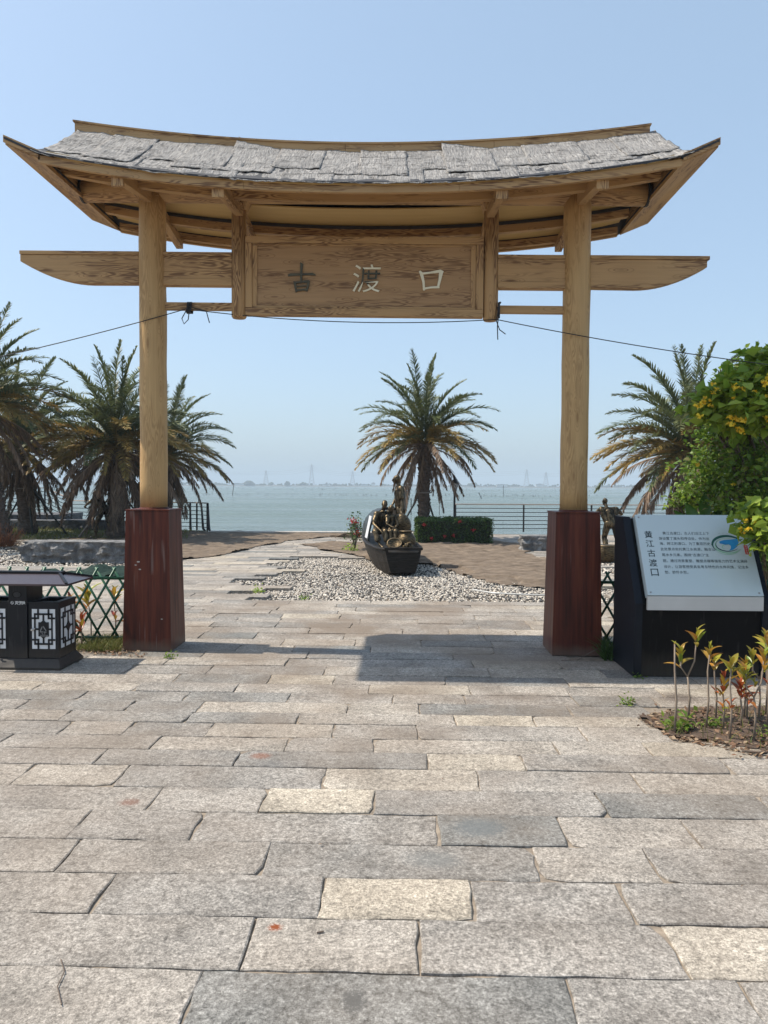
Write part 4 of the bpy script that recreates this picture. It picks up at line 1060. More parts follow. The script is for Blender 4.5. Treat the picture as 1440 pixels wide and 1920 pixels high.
# ================================================================ litter bin
bn = thing('litter_bin', 'black double litter bin with white fretwork panels under a small hipped canopy, left edge', 'litter bin', (-3.205, 6.25, 0))
BX = -3.205
def fr(z0, z1, x0, x1, y0, y1, X0, X1, Y0, Y1):
    return MB().hexa([(x0, y0, z0), (x1, y0, z0), (x1, y1, z0), (x0, y1, z0), (X0, Y0, z1), (X1, Y0, z1), (X1, Y1, z1), (X0, Y1, z1)])
fr(0.0, .022, BX - .385, BX + .385, 6.02, 6.47, BX - .385, BX + .385, 6.02, 6.47).build('foot', M['black'], bn, bevel=.003)
fr(0.0225, .085, BX - .383, BX + .383, 6.025, 6.468, BX - .345, BX + .345, 6.08, 6.42).build('flared_base', M['black'], bn, bevel=.002)
fr(.0855, .70, BX - .078, BX + .078, 6.085, 6.36, BX - .078, BX + .078, 6.085, 6.36).build('centre_column', M['black'], bn, bevel=.004)
bars_f = [(.24, .31, 0, .39), (.69, .76, 0, .39), (.24, .31, 1.16, 1.55), (.69, .76, 1.16, 1.55), (0, .24, .32, .39), (.76, 1, .32, .39), (0, .24, 1.16, 1.23), (.76, 1, 1.16, 1.23),
          (.10, .165, .16, 1.39), (.835, .90, .16, 1.39), (.165, .835, .16, .23), (.165, .835, 1.32, 1.39)]
plate = [(.29, .51), (.40, .51), (.45, .46), (.55, .46), (.60, .51), (.73, .51), (.73, 1.06), (.60, 1.06), (.55, 1.12), (.45, 1.12), (.40, 1.06), (.29, 1.06)]
def panel(parent, org, ux, nv, wd, hh, star=False):
    org, ux, nv = Vector(org), Vector(ux), Vector(nv); sc = hh / 1.55
    def Q(x, y_, w_): return org + ux * (x * wd) + Vector((0, 0, -1)) * (y_ * sc) + nv * w_
    def slab_(x0, x1, y0, y1, w0, w1, mb): return mb.hexa([Q(x0, y1, w0), Q(x1, y1, w0), Q(x1, y1, w1), Q(x0, y1, w1), Q(x0, y0, w0), Q(x1, y0, w0), Q(x1, y0, w1), Q(x0, y0, w1)])
    ps = slab_(-.0, 1.0, 0, 1.55, -.012, .002, MB()).build('panel', M['white_panel'], parent)
    fw = MB()
    for k_, b_ in enumerate(bars_f): slab_(*b_, .0021, .0075 + .0004 * (k_ % 3), fw)
    if star:
        slab_(.465, .535, .235, 1.315, .0021, .0072, fw); slab_(.17, .83, .745, .815, .0021, .0070, fw)
        fw.prism([(.5, .55), (.60, .70), (.72, .78), (.60, .86), (.5, 1.01), (.40, .86), (.28, .78), (.40, .70)], .0021, .0092, lambda u, v, a: Q(u, v, a))
    else:
        for b_ in ((.465, .535, .235, .455), (.465, .535, 1.125, 1.315), (.17, .285, .745, .815), (.735, .83, .745, .815)): slab_(*b_, .0021, .0072, fw)
        fw.prism(plate, .0021, .0098, lambda u, v, a: Q(u, v, a))
    fw.build('fretwork', M['black'], ps)
    if not star:
        em = MB()
        for a, b, w_ in (((.37, .86), (.46, .68), .035), ((.50, .66), (.63, .84), .035), ((.36, .88), (.49, .88), .035), ((.52, .885), (.64, .885), .035), ((.44, .92), (.50, .985), .02), ((.57, .985), (.57, .90), .02)):
            p0, p1 = Q(*a, .0105), Q(*b, .0105); em.bar(p0, p1, .0015, w_ * wd, up=tuple(ux) if abs(p1.x - p0.x) < 1e-6 else (0, 0, 1))
        em.build('recycling_emblem', M['grey_print'], ps)
        vs, fs = textmesh('可回收物', .018, .0003, 0, 'CENTER')
        c_ = Q(.53, 1.035, .0102)
        MB().add([c_ + ux * q[0] + Vector((0, 0, 1)) * q[1] for q in vs], fs).build('small_lettering', M['grey_print'], ps, fix=False)
        l0 = Q(.03, .80, .008)
        MB().tube([l0, l0 + nv * .012], .010, 12).build('lock', M['steel'], ps)
        MB().tube([l0 + nv * .014, l0 + nv * .014 + ux * .03 + Vector((0, 0, .012))], [.006, .0045], 8).build('latch', M['steel'], ps)
for s_ in (-1, 1):
    x0, x1 = (BX + .082, BX + .340) if s_ > 0 else (BX - .340, BX - .082)
    bd_ = MB()
    # open-topped box: four walls and a floor
    for lo, hi in (((x0, 6.10, .086), (x1, 6.125, .545)), ((x0, 6.395, .086), (x1, 6.42, .545)), ((x0, 6.126, .086), (x0 + .02, 6.394, .545)), ((x1 - .02, 6.126, .086), (x1, 6.394, .545)), ((x0 + .021, 6.126, .09), (x1 - .021, 6.394, .30))):
        bd_.box(lo, hi)
    b_ = bd_.build('compartment', M['black'], bn, bevel=.002)
    rim = MB()
    for lo, hi in (((x0 - .004, 6.094, .5455), (x1 + .004, 6.150, .560)), ((x0 - .004, 6.37, .5455), (x1 + .004, 6.426, .560)), ((x0 - .004, 6.151, .5455), (x0 + .045, 6.369, .560)), ((x1 - .045, 6.151, .5455), (x1 + .004, 6.369, .560))): rim.box(lo, hi)
    rim.build('rim', M['black'], b_, bevel=.002)
    panel(b_, ((x0 + x1) / 2 - .098, 6.0995, .500), (1, 0, 0), (0, -1, 0), .196, .335)
    if s_ > 0: panel(b_, (x1 + .0005, 6.135, .500), (0, 1, 0), (1, 0, 0), .25, .335, True)
    else: panel(b_, (x0 - .0005, 6.385, .500), (0, -1, 0), (-1, 0, 0), .25, .335, True)
V = [(BX - .46, 5.99, .708), (BX + .46, 5.99, .708), (BX + .46, 6.51, .708), (BX - .46, 6.51, .708), (BX - .46, 5.99, .725), (BX + .46, 5.99, .725), (BX + .46, 6.51, .725), (BX - .46, 6.51, .725),
     (BX - .30, 6.20, .782), (BX + .30, 6.20, .782), (BX + .30, 6.30, .782), (BX - .30, 6.30, .782)]
cn = MB().add(V, [(3, 2, 1, 0), (0, 1, 5, 4), (1, 2, 6, 5), (2, 3, 7, 6), (3, 0, 4, 7), (4, 5, 9, 8), (5, 6, 10, 9), (6, 7, 11, 10), (7, 4, 8, 11), (8, 9, 10, 11)]).build('canopy', M['canopy'], bn, bevel=.003)
MB().box((BX - .315, 6.215, .7825), (BX + .315, 6.285, .802)).build('canopy_ridge', M['black'], cn, bevel=.004)
for s_ in (-1, 1):
    for (xa, ya) in ((BX + s_ * .455, 5.995), (BX + s_ * .455, 6.505)):
        MB().bar((xa, ya, .732), (BX + s_ * .30, 6.21 if ya < 6.2 else 6.29, .790), .022, .012).build('hip_rib', M['black'], cn, bevel=.002)
hl = MB(); V = []
for i in range(24):
    a = 2 * math.pi * i / 24
    for r_, y_ in ((1.0, 6.083), (0.84, 6.083), (0.80, 6.12)): V.append((BX - .005 + .040 * r_ * math.cos(a), y_, .622 + .028 * r_ * math.sin(a)))
F = []
for i in range(24):
    a, b = i * 3, ((i + 1) % 24) * 3; F += [(a, b, b + 1, a + 1)]
hl.add(V, F).build('ash_opening_ring', M['sign_black'], bn, fix=False)
MB().tube([(BX - .005, 6.0842, .622), (BX - .005, 6.086, .622)], .03, 20).build('ash_opening', M['cord'], bn)
vs, fs = textmesh('灭烟处', .030, .0012, 0, 'CENTER')
MB().add([(BX + .022 + q[0], 6.0838, .553 + q[1]) for q in vs], fs).build('lettering', M['pale_print'], bn, fix=False)
ic = MB(); V = []; F = []
for i in range(24):
    a = 2 * math.pi * i / 24
    for r_ in (.0135, .0108): V.append((BX - .046 + r_ * math.cos(a), 6.0838, .553 + r_ * math.sin(a)))
for i in range(24):
    a, b = 2 * i, 2 * ((i + 1) % 24); F.append((a, b, b + 1, a + 1))
ic.add(V, F); ic.bar((BX - .055, 6.0838, .561), (BX - .037, 6.0838, .545), .0006, .003); ic.bar((BX - .054, 6.0837, .551), (BX - .038, 6.0837, .551), .0006, .003)
ic.build('no_smoking_icon', M['pale_print'], bn, fix=False)

# ================================================================ green lattice fences
def lattice(x0, x1, y_, lab):
    f_ = thing('lattice_fence', lab, 'fence', ((x0 + x1) / 2, y_, 0))
    MB().tube([(x0, y_ - .012, .635), (x1, y_ - .012, .635)], .0145, 10).build('top_rail', M['green_rod'], f_, smooth=True)
    MB().tube([(x0, y_ - .012, .055), (x1, y_ - .012, .055)], .0125, 10).build('bottom_rail', M['green_rod'], f_, smooth=True)
    p = .172; sl = .172 / .298; H = .735
    nn = int((x1 - x0) / p) + 4
    for i in range(-3, nn):
        for s_ in (-1, 1):
            xa = x0 + .05 + i * p; xb = xa + s_ * sl * H
            if s_ < 0: xa, xb = xa + sl * H * .0 + .30, xb + .30
            a, b = Vector((xa, y_ + (.006 if s_ > 0 else .02), .0)), Vector((xb, y_ + (.006 if s_ > 0 else .02), H))
            lo, hi = 0.0, 1.0
            dx = b.x - a.x
            for lim, sg in ((x0, 1), (x1, -1)):
                t_ = (lim - a.x) / dx
                if dx * sg > 0: lo = max(lo, t_)
                else: hi = min(hi, t_)
            if hi - lo > .06: MB().tube([a.lerp(b, lo), a.lerp(b, hi)], .0118, 8).build('slat', M['green_rod'], f_, smooth=True)
lattice(-5.15, -2.60, 7.12, 'green lattice fence behind the litter bin, left of the gate')
lattice(1.86, 3.75, 7.12, 'green lattice fence mostly hidden behind the information stand')

# ================================================================ bronze statues
def person(name, lab, root, J, s=0.7, face=(0, -1, 0), hair=True, vox=0.011, shirt=True, skirt=False, group=None):
    J = {k_: Vector(v) for k_, v in J.items()}
    t = thing(name, lab, 'statue', root, group=group)
    fc = Vector(face).normalized(); up = Vector((0, 0, 1)); sd = fc.cross(up).normalized()
    b = MB(); c = lambda a, ra, q, rb: b.caps(J[a] if isinstance(a, str) else a, ra * s, J[q] if isinstance(q, str) else q, rb * s)
    c('chest', .125, 'pel', .12); c('shL', .058, 'shR', .058); c('shL', .07, 'hipL', .085); c('shR', .07, 'hipR', .085); c('hipL', .10, 'hipR', .10)
    c('neck', .055, 'head', .05)
    rot = Matrix((sd, fc, up)).transposed()
    b.ell(J['head'], (.074 * s, .092 * s, .108 * s), 18, 12, rot)
    b.ell(J['head'] + fc * .045 * s - up * .06 * s, (.048 * s, .045 * s, .050 * s), 12, 8, rot)       # jaw
    b.ell(J['head'] + fc * .088 * s + up * .02 * s, (.045 * s, .014 * s, .012 * s), 10, 6, rot)     # brow
    b.caps(J['head'] + fc * .088 * s + up * .012 * s, .010 * s, J['head'] + fc * .112 * s - up * .025 * s, .017 * s, 8)   # nose
    b.ell(J['head'] + fc * .088 * s - up * .055 * s, (.026 * s, .012 * s, .010 * s), 10, 6, rot)    # lips
    for q in (-1, 1):
        b.ell(J['head'] + sd * q * .076 * s, (.010 * s, .022 * s, .030 * s), 8, 6, rot)
    for q in 'LR':
        c('sh' + q, .060, 'el' + q, .043); c('el' + q, .042, 'wr' + q, .028)
        c('hip' + q, .095, 'kn' + q, .060); c('kn' + q, .058, 'an' + q, .036); c('an' + q, .040, 'to' + q, .030)
        hv = (J['ha' + q] - J['wr' + q]).normalized(); pm = J['wr' + q] + hv * .05 * s
        lat = hv.cross(up if abs(hv.z) < .8 else fc).normalized()
        b.caps(J['wr' + q], .028 * s, pm, .034 * s, 10); b.caps(pm - lat * .02 * s, .022 * s, pm + lat * .02 * s, .022 * s, 8)
        dn = Vector((0, 0, -1)) if abs(hv.z) < .8 else fc
        for i in range(4):
            r0 = pm + lat * (-.032 + .021 * i) * s + hv * .02 * s; ln = (.075, .085, .08, .062)[i] * s
            m1 = r0 + hv * ln * .55 + dn * ln * .12; b.caps(r0, .0125 * s, m1, .0115 * s, 6); b.caps(m1, .0115 * s, m1 + hv * ln * .38 + dn * ln * .35, .010 * s, 6)
        th0 = pm - lat * .035 * s; b.caps(th0 - hv * .015 * s, .015 * s, th0 - lat * .03 * s + hv * .035 * s, .012 * s, 6)
    remesh(b, 'body', M['bronze'], t, vox * .85, 1, .0)
    if hair:
        h = MB(); h.ell(J['head'] - fc * .018 * s + up * .022 * s, (.079 * s, .088 * s, .095 * s), 16, 10, rot)
        if hair == 'bun': h.ell(J['head'] - fc * .085 * s - up * .05 * s, (.035 * s, .035 * s, .04 * s), 12, 8)
        remesh(h, 'hair', M['bronze'], t, vox, 1, .006 * s, 40, (1, 1, .5))
    tr = MB()
    for q in 'LR':
        K = J['kn' + q].lerp(J['an' + q], .62)
        tr.caps(J['hip' + q], .118 * s, J['kn' + q], .088 * s); tr.caps(J['kn' + q], .088 * s, K, .080 * s)
    tr.caps(J['hipL'], .122 * s, J['hipR'], .122 * s); tr.caps(J['pel'], .135 * s, J['pel'] + (J['chest'] - J['pel']) * .15, .125 * s)
    if skirt: tr.caps(J['pel'] - up * .05, .15 * s, J['pel'] - up * .35 * s, .19 * s)
    remesh(tr, 'trousers' if not skirt else 'skirt', M['bronze'], t, vox, 2, .022 * s, 11, (1, 1, .45))
    if shirt:
        sh_ = MB(); mid = J['pel'].lerp(J['chest'], .1)
        sh_.caps(J['chest'], .148 * s, mid, .142 * s); sh_.caps(J['shL'], .078 * s, J['shR'], .078 * s); sh_.caps(J['shL'], .09 * s, J['hipL'].lerp(J['shL'], .15), .10 * s); sh_.caps(J['shR'], .09 * s, J['hipR'].lerp(J['shR'], .15), .10 * s)
        for q in 'LR': sh_.caps(J['sh' + q], .078 * s, J['sh' + q].lerp(J['el' + q], .72), .066 * s)
        sh_.ell(J['neck'] - up * .03 * s, (.075 * s, .07 * s, .03 * s), 12, 6)
        remesh(sh_, 'shirt', M['bronze'], t, vox, 2, .016 * s, 12, (1, 1, .6))
    return t

BO = Vector((0.03, 12.9, 0)); BA = Vector((-0.150, 0.989, 0)); BR = Vector((0.989, 0.150, 0))
def B(r, s_, z): return BO + BR * r + BA * s_ + Vector((0, 0, z))
boat = thing('bronze_boat', 'dark cast sampan sculpture with a rounded cabin, lying on the pebbles', 'boat', tuple(B(0, 1.6, 0)))
# hull sections: (s, half width top, half width bottom, z bottom, z top)
SEC = [(0.0, .315, .215, .02, .455), (.25, .36, .245, -.02, .445), (.7, .425, .28, -.04, .435), (1.4, .475, .31, -.05, .44), (2.2, .475, .30, -.04, .46), (2.9, .42, .26, .0, .51), (3.4, .33, .19, .07, .58)]
V = []; F = []
for (s_, wt, wb, zb, zt_) in SEC:
    V += [tuple(B(*p)) for p in ((-wt, s_, zt_), (-wt * .98, s_, zt_ - .09), (-(wt * .6 + wb * .4), s_, zb + (zt_ - zb) * .45), (-wb, s_, zb), (wb, s_, zb), ((wt * .6 + wb * .4), s_, zb + (zt_ - zb) * .45), (wt * .98, s_, zt_ - .09), (wt, s_, zt_),
                                 (wt - .045, s_, zt_), (wt - .05, s_, zt_ - .07), (-(wt - .05), s_, zt_ - .07), (-(wt - .045), s_, zt_))]
nS = 12
for i in range(len(SEC) - 1):
    for j in range(nS): F.append((i * nS + j, i * nS + (j + 1) % nS, (i + 1) * nS + (j + 1) % nS, (i + 1) * nS + j))
F += [tuple(reversed(range(nS))), tuple((len(SEC) - 1) * nS + j for j in range(nS))]
MB().add(V, F).build('hull', M['hull'], boat, bevel=.006)
for s_ in (-1, 1):     # rubbing strakes
    MB().tube([B(s_ * (w_ + .008), a, z_ - .02) for a, w_, _, __, z_ in SEC], .022, 8).build('gunwale', M['hull'], boat, smooth=True)
MB().bar(B(-.335, -.012, .447), B(.335, -.012, .447), .05, .04).build('bow_beam', M['hull'], boat, bevel=.005)
V = []; F = []; n_ = 14      # arched cabin
for k_, s_ in enumerate((1.75, 2.2, 2.7, 3.1)):
    for lay, rr in enumerate((1.0, .93)):
        for i in range(n_ + 1):
            a = math.pi * i / n_; V.append(tuple(B(-.44 * rr * math.cos(a), s_, .43 + .70 * rr * math.sin(a) ** .85 * (1 - .03 * k_))))
q = n_ + 1
for k_ in range(3):
    for lay in (0, 1):
        o_ = k_ * 2 * q + lay * q; o2 = o_ + 2 * q
        for i in range(n_): F.append((o_ + i, o_ + i + 1, o2 + i + 1, o2 + i))
for k_ in (0, 3):
    o_ = k_ * 2 * q
    for i in range(n_): F.append((o_ + i, o_ + i + 1, o_ + q + i + 1, o_ + q + i))
MB().add(V, F).build('cabin_roof', M['cabin'], boat, smooth=False)
MB().add([B(-.4355, 1.78, .50), B(-.4355, 2.2, .50), B(-.34, 2.2, .93), B(-.34, 1.78, .93), B(-.455, 1.78, .50), B(-.455, 2.2, .50), B(-.365, 2.2, .94), B(-.365, 1.78, .94)], [(3, 2, 1, 0), (4, 5, 6, 7), (0, 1, 5, 4), (1, 2, 6, 5), (2, 3, 7, 6), (3, 0, 4, 7)]).build('pale_window_panel', M['white_panel'], boat)

def BJ(d): return {k_: B(*v) for k_, v in d.items()}
person('seated_man_statue', 'bronze statue of a man sitting on the left side of the boat', tuple(B(-.2, 1.0, .4)),
       BJ(dict(head=(-.205, 1.02, 1.195), neck=(-.225, 1.08, 1.085), chest=(-.235, 1.12, .97), pel=(-.27, 1.25, .70), shL=(-.345, 1.08, 1.01), shR=(-.12, 1.12, 1.02), elL=(-.415, .98, .83), wrL=(-.315, .82, .725), haL=(-.26, .74, .69),
               elR=(-.06, 1.0, .86), wrR=(-.12, .86, .76), haR=(-.16, .78, .71), hipL=(-.33, 1.18, .70), hipR=(-.20, 1.18, .70), knL=(-.395, .85, .69), knR=(-.22, .82, .69), anL=(-.33, .73, .46), anR=(-.19, .74, .46), toL=(-.29, .60, .42), toR=(-.16, .60, .42))),
       .70, tuple(-BA * .9 - BR * .35))
person('seated_child_statue', 'bronze statue of a child leaning against the seated man in the boat', tuple(B(-.05, 1.0, .4)),
       BJ(dict(head=(-.075, 1.02, 1.12), neck=(-.075, 1.05, 1.02), chest=(-.07, 1.06, .93), pel=(-.05, 1.12, .68), shL=(-.155, 1.0, .96), shR=(.015, 1.04, .96), elL=(-.17, .90, .83), wrL=(-.09, .82, .78), haL=(-.04, .80, .77),
               elR=(.03, .92, .82), wrR=(-.04, .84, .76), haR=(-.09, .80, .74), hipL=(-.10, 1.1, .68), hipR=(.01, 1.1, .68), knL=(-.12, .80, .70), knR=(-.02, .78, .70), anL=(-.11, .74, .48), anR=(-.02, .72, .48), toL=(-.12, .64, .44), toR=(-.02, .61, .44))),
       .58, tuple(-BA * .7 - BR * .7))
person('standing_woman_statue', 'bronze statue of a woman standing in the boat, looking left with one arm hanging down', tuple(B(.12, 1.5, .4)),
       BJ(dict(head=(.085, 1.5, 1.665), neck=(.13, 1.5, 1.56), chest=(.15, 1.5, 1.42), pel=(.17, 1.5, 1.11), shL=(.14, 1.60, 1.49), shR=(.155, 1.38, 1.48), elL=(.10, 1.68, 1.30), wrL=(.02, 1.6, 1.16), haL=(-.03, 1.56, 1.14),
               elR=(.17, 1.32, 1.26), wrR=(.145, 1.25, 1.06), haR=(.13, 1.22, .98), hipL=(.17, 1.57, 1.08), hipR=(.17, 1.43, 1.08), knL=(.15, 1.56, .76), knR=(.16, 1.40, .76), anL=(.16, 1.56, .45), anR=(.17, 1.40, .45), toL=(.05, 1.56, .42), toR=(.06, 1.40, .42))),
       .76, tuple(-BR), hair='bun')
def lathe(prof, c, mat, name, parent=None, seg=28, tilt=None, smooth=True):
    V = []; n_ = len(prof); c = Vector(c)
    for (r_, z_) in prof:
        for j in range(seg):
            a = 2 * math.pi * j / seg; p = Vector((r_ * math.cos(a), r_ * math.sin(a), z_))
            if tilt: p = tilt @ p
            V.append(tuple(c + p))
    F = [(i * seg + j, i * seg + (j + 1) % seg, (i + 1) * seg + (j + 1) % seg, (i + 1) * seg + j) for i in range(n_ - 1) for j in range(seg)]
    F += [tuple(reversed(range(seg))), tuple((n_ - 1) * seg + j for j in range(seg))]
    return MB().add(V, F).build(name, mat, parent, smooth=smooth)
tl = Matrix.Rotation(R(28), 3, 'X')
o_ = lathe([(.02, .24), (.06, .225), (.12, .17), (.165, .09), (.185, .0), (.19, -.02), (.175, -.02), (.15, .07), (.06, .19), (.02, .21)][::1], B(.13, 1.10, .80), M['weave'], 'woven_fish_trap', tilt=tl)
tag(o_, 'domed woven basket held upright under the hand of the standing bronze woman', 'basket')
o_ = thing('fish_creel', 'round-bellied woven bronze creel with a flat rim at the bow, right side', 'basket', tuple(B(.13, .55, .43)))
lathe([(.10, 0), (.15, .03), (.172, .10), (.165, .17), (.12, .23), (.095, .25), (.10, .27)], B(.15, .62, .43), M['weave'], 'pot', o_)
lathe([(.10, 0), (.135, .005), (.14, .018), (.10, .022)], B(.15, .62, .705), M['bronze'], 'rim', o_)
m_ = MB(); m_.ell(B(.14, .36, .475), (.075, .05, .055)); m_.ell(B(.20, .33, .46), (.05, .06, .04)); m_.ell(B(.07, .30, .45), (.05, .04, .03)); m_.ell(B(.16, .30, .52), (.035, .03, .03))
tag(remesh(m_, 'shell_heap', M['weave'], None, .009, 1, .014, 30, (1, 1, 1)), 'small heap of bronze shells in front of the creel at the bow', 'shells')
o_ = thing('hoop_basket', 'shallow round bronze basket with a hoop rim leaning at the bow, left of the creel', 'basket', tuple(B(-.1, .4, .43)))
tl = Matrix.Rotation(R(52), 3, 'X')
V = []
c_ = B(-.10, .42, .515)
m_ = MB(); m_.tube([c_ + tl @ Vector((.125 * math.cos(a), .10 * math.sin(a), 0)) for a in np.linspace(0, 2 * math.pi, 29)], .012, 6, False); m_.build('hoop', M['bronze'], o_, smooth=True)
lathe([(.01, -.04), (.07, -.035), (.11, -.01), (.12, .0), (.105, .0), (.06, -.02), (.01, -.028)], c_, M['weave'], 'bowl', o_, tilt=tl)
# the two statues that stand on the square
X, Y = 4.72, 17.0
person('bending_man_statue', 'bronze statue of a man seen from behind between right plinth and stand', (X, Y, 0),
       {k_: (X + a, Y + b, c_) for k_, (a, b, c_) in dict(head=(-.07, .12, 1.20), neck=(-.05, .06, 1.08), chest=(0, .05, .95), pel=(.05, 0, .70), shL=(-.16, .06, 1.03), shR=(.16, .06, 1.03), elL=(-.30, .16, .90), wrL=(-.24, .36, .84), haL=(-.2, .45, .82),
               elR=(.33, .14, .92), wrR=(.30, .36, .86), haR=(.27, .44, .85), hipL=(-.03, 0, .70), hipR=(.13, 0, .70), knL=(-.08, .08, .40), knR=(.20, .02, .40), anL=(-.05, -.03, .07), anR=(.24, -.10, .07), toL=(-.06, .12, .03), toR=(.26, .06, .03)).items()}, .74, (-.1, 1, -.1))
o_ = thing('woven_tub', 'dark woven tub on the pebbles in front of the stooping bronze man', 'basket', (4.23, 15.5, 0))
lathe([(.15, -.01), (.19, .02), (.20, .30), (.19, .32), (.175, .30), (.165, .05)], (4.25, 15.5, 0), M['weave'], 'tub', o_); lathe([(.19, .31), (.21, .315), (.205, .335), (.18, .335)], (4.25, 15.5, 0.0), M['bronze'], 'rim', o_)
X, Y = -8.62, 20.72
person('walking_man_statue', 'dark bronze statue of a man striding behind the left palm trunk, one arm raised', (X, Y, 0),
       {k_: (X + a, Y + b, c_) for k_, (a, b, c_) in dict(head=(-.02, 0, 1.28), neck=(.03, 0, 1.17), chest=(.10, 0, 1.05), pel=(.22, 0, .80), shL=(.02, -.14, 1.12), shR=(.08, .14, 1.12), elL=(-.18, -.16, 1.0), wrL=(-.30, -.12, .90), haL=(-.22, -.08, .86),
               elR=(-.06, .18, .95), wrR=(-.2, .12, .90), haR=(-.28, .1, .88), hipL=(.20, -.07, .80), hipR=(.24, .07, .80), knL=(.03, -.08, .46), knR=(.34, .07, .42), anL=(0, -.08, .08), anR=(.46, .08, .08), toL=(-.15, -.1, .03), toR=(.34, .08, .03)).items()}, .76, (-1, 0, -.1), vox=.014)

# ================================================================ railings, lamp, stones
def railing(pts, lab, posts=None, fan=None):
    """pts: (x, y, z of deck) corner points"""
    t = thing('railing', lab, 'railing', pts[0])
    P = [Vector(p) for p in pts]
    for a, b in zip(P[:-1], P[1:]):
        L = (b - a).length; n_ = max(1, round(L / 2.0)); d = (b - a).normalized()
        MB().bar(a + Vector((0, 0, .93)), b + Vector((0, 0, .93)), .075, .035).build('handrail', M['rail_wood'], t, bevel=.004)
        for k_ in range(6):
            z = .12 + k_ * .135
            MB().bar(a + Vector((0, 0, z)), b + Vector((0, 0, z)), .018, .022).build('bar', M['rail_metal'], t)
        for i in range(n_ + 1):
            p = a.lerp(b, i / n_)
            if i == 0 and a is not P[0]: continue
            MB().bar(p, p + Vector((0, 0, .91)), .05, .05, up=(0, 1, 0)).build('baluster', M['rail_metal'], t, bevel=.004)
    if fan:
        for (x, y_, dx, dy) in fan:
            p = Vector((x, y_, 0))
            MB().tube([p + Vector((dx * .0, dy * 0, .93)), p + Vector((dx * .3, dy * .3, .60)), p + Vector((dx * .5, dy * .5, .25)), p + Vector((dx * .7, dy * .7, .06)), p + Vector((dx * 1.3, dy * 1.3, .0))], [.035, .035, .04, .045, .035], 6).build('curved_post', M['rail_metal'], t, smooth=True)
    return t
railing([(1.72, 24.2, 0), (1.80, 24.95, 0), (6.4, 25.2, 0), (12.5, 25.4, 0)], 'dark bar railing with pale handrail along the water, right of the lamp post')
railing([(-12.15, 27.0, 0), (-9.85, 25.7, 0), (-6.95, 24.95, 0), (-6.45, 24.4, 0)], 'dark bar railing with pale handrail behind the left palms, ending in bowed posts',
        fan=[(-6.42, 24.35, .10, -.12), (-6.75, 24.75, .12, -.06), (-7.15, 24.85, .06, -.16)])
railing([(-17.5, 27.4, .46), (-13.3, 27.3, .46), (-12.18, 27.05, 0.03)], 'raised railing on the stone deck behind the leftmost palm trunks', fan=[(-14.9, 27.1, .15, -.18), (-13.55, 27.1, -.12, -.18)])
def rough_block(name, lo, hi, mat, lab, amp=.05, cat='stone', nx=30, ny=5, nz=8, topflat=True, seed=0):
    bm = bmesh.new(); bmesh.ops.create_grid(bm, x_segments=1, y_segments=1, size=1); bm.free()
    V = []; F = []; idx = {}
    lo, hi = Vector(lo), Vector(hi)
    def vid(i, j, k_):
        if (i, j, k_) not in idx:
            p = Vector((lo.x + (hi.x - lo.x) * i / nx, lo.y + (hi.y - lo.y) * j / ny, lo.z + (hi.z - lo.z) * k_ / nz))
            c_ = (lo + hi) / 2; d = Vector((0, 0, 0))
            q = mnoise.noise(Vector((p.x * 4, p.z * 9 + seed, p.y * 4))) + .6 * mnoise.noise(Vector((p.x * 11, p.z * 17 + seed, p.y * 9)))
            if j == 0: d.y -= amp * q
            if j == ny: d.y += amp * q
            if i == 0: d.x -= amp * q
            if i == nx: d.x += amp * q
            if k_ == nz: d.z += (.003 if topflat else amp * .5) * q
            if (k_ == nz) and (j in (0, ny) or i in (0, nx)): d.z -= .012 * abs(q)
            idx[i, j, k_] = len(V); V.append(tuple(p + d))
        return idx[i, j, k_]
    for i in range(nx):
        for k_ in range(nz):
            F.append((vid(i, 0, k_), vid(i + 1, 0, k_), vid(i + 1, 0, k_ + 1), vid(i, 0, k_ + 1))); F.append((vid(i + 1, ny, k_), vid(i, ny, k_), vid(i, ny, k_ + 1), vid(i + 1, ny, k_ + 1)))
        for j in range(ny): F.append((vid(i, j, nz), vid(i + 1, j, nz), vid(i + 1, j + 1, nz), vid(i, j + 1, nz)))
    for j in range(ny):
        for k_ in range(nz):
            F.append((vid(0, j + 1, k_), vid(0, j, k_), vid(0, j, k_ + 1), vid(0, j + 1, k_ + 1))); F.append((vid(nx, j, k_), vid(nx, j + 1, k_), vid(nx, j + 1, k_ + 1), vid(nx, j, k_ + 1)))
    return tag(MB().add(V, F).build(name, M[mat], fix=False), lab, cat)
rough_block('stone_bench', (-7.55, 14.5, -.02), (-4.75, 15.1, .40), 'rock', 'long rough-split granite bench on the pebbles left of the gate', .075, 'bench', 70, 6, 12)
rough_block('stone_bench', (2.88, 17.75, -.02), (4.3, 18.35, .36), 'rock', 'short rough granite bench beside the right plinth, behind the netting', .06, 'bench', 40, 6, 10, seed=5)
rough_block('stone_block', (-11.3, 24.4, 0), (-9.9, 25.0, .34), 'dark_rock', 'dark long stone block behind the striding bronze man', .03, 'stone', seed=2)
rough_block('stone_block', (-9.85, 24.6, 0), (-8.6, 25.1, .30), 'dark_rock', 'dark stone block at the foot of the railing, right end of the row', .03, 'stone', seed=8)
rough_block('stone_deck', (-19, 26.2, -.03), (-12.4, 28.5, .44), 'dark_rock', 'raised dark stone deck under the far left railing', .03, 'platform', seed=3)
rough_block('stone_block', (-14.2, 24.9, 0), (-11.5, 25.6, .30), 'dark_rock', 'dark low stone behind the second palm trunk from the left', .04, 'stone', seed=12)

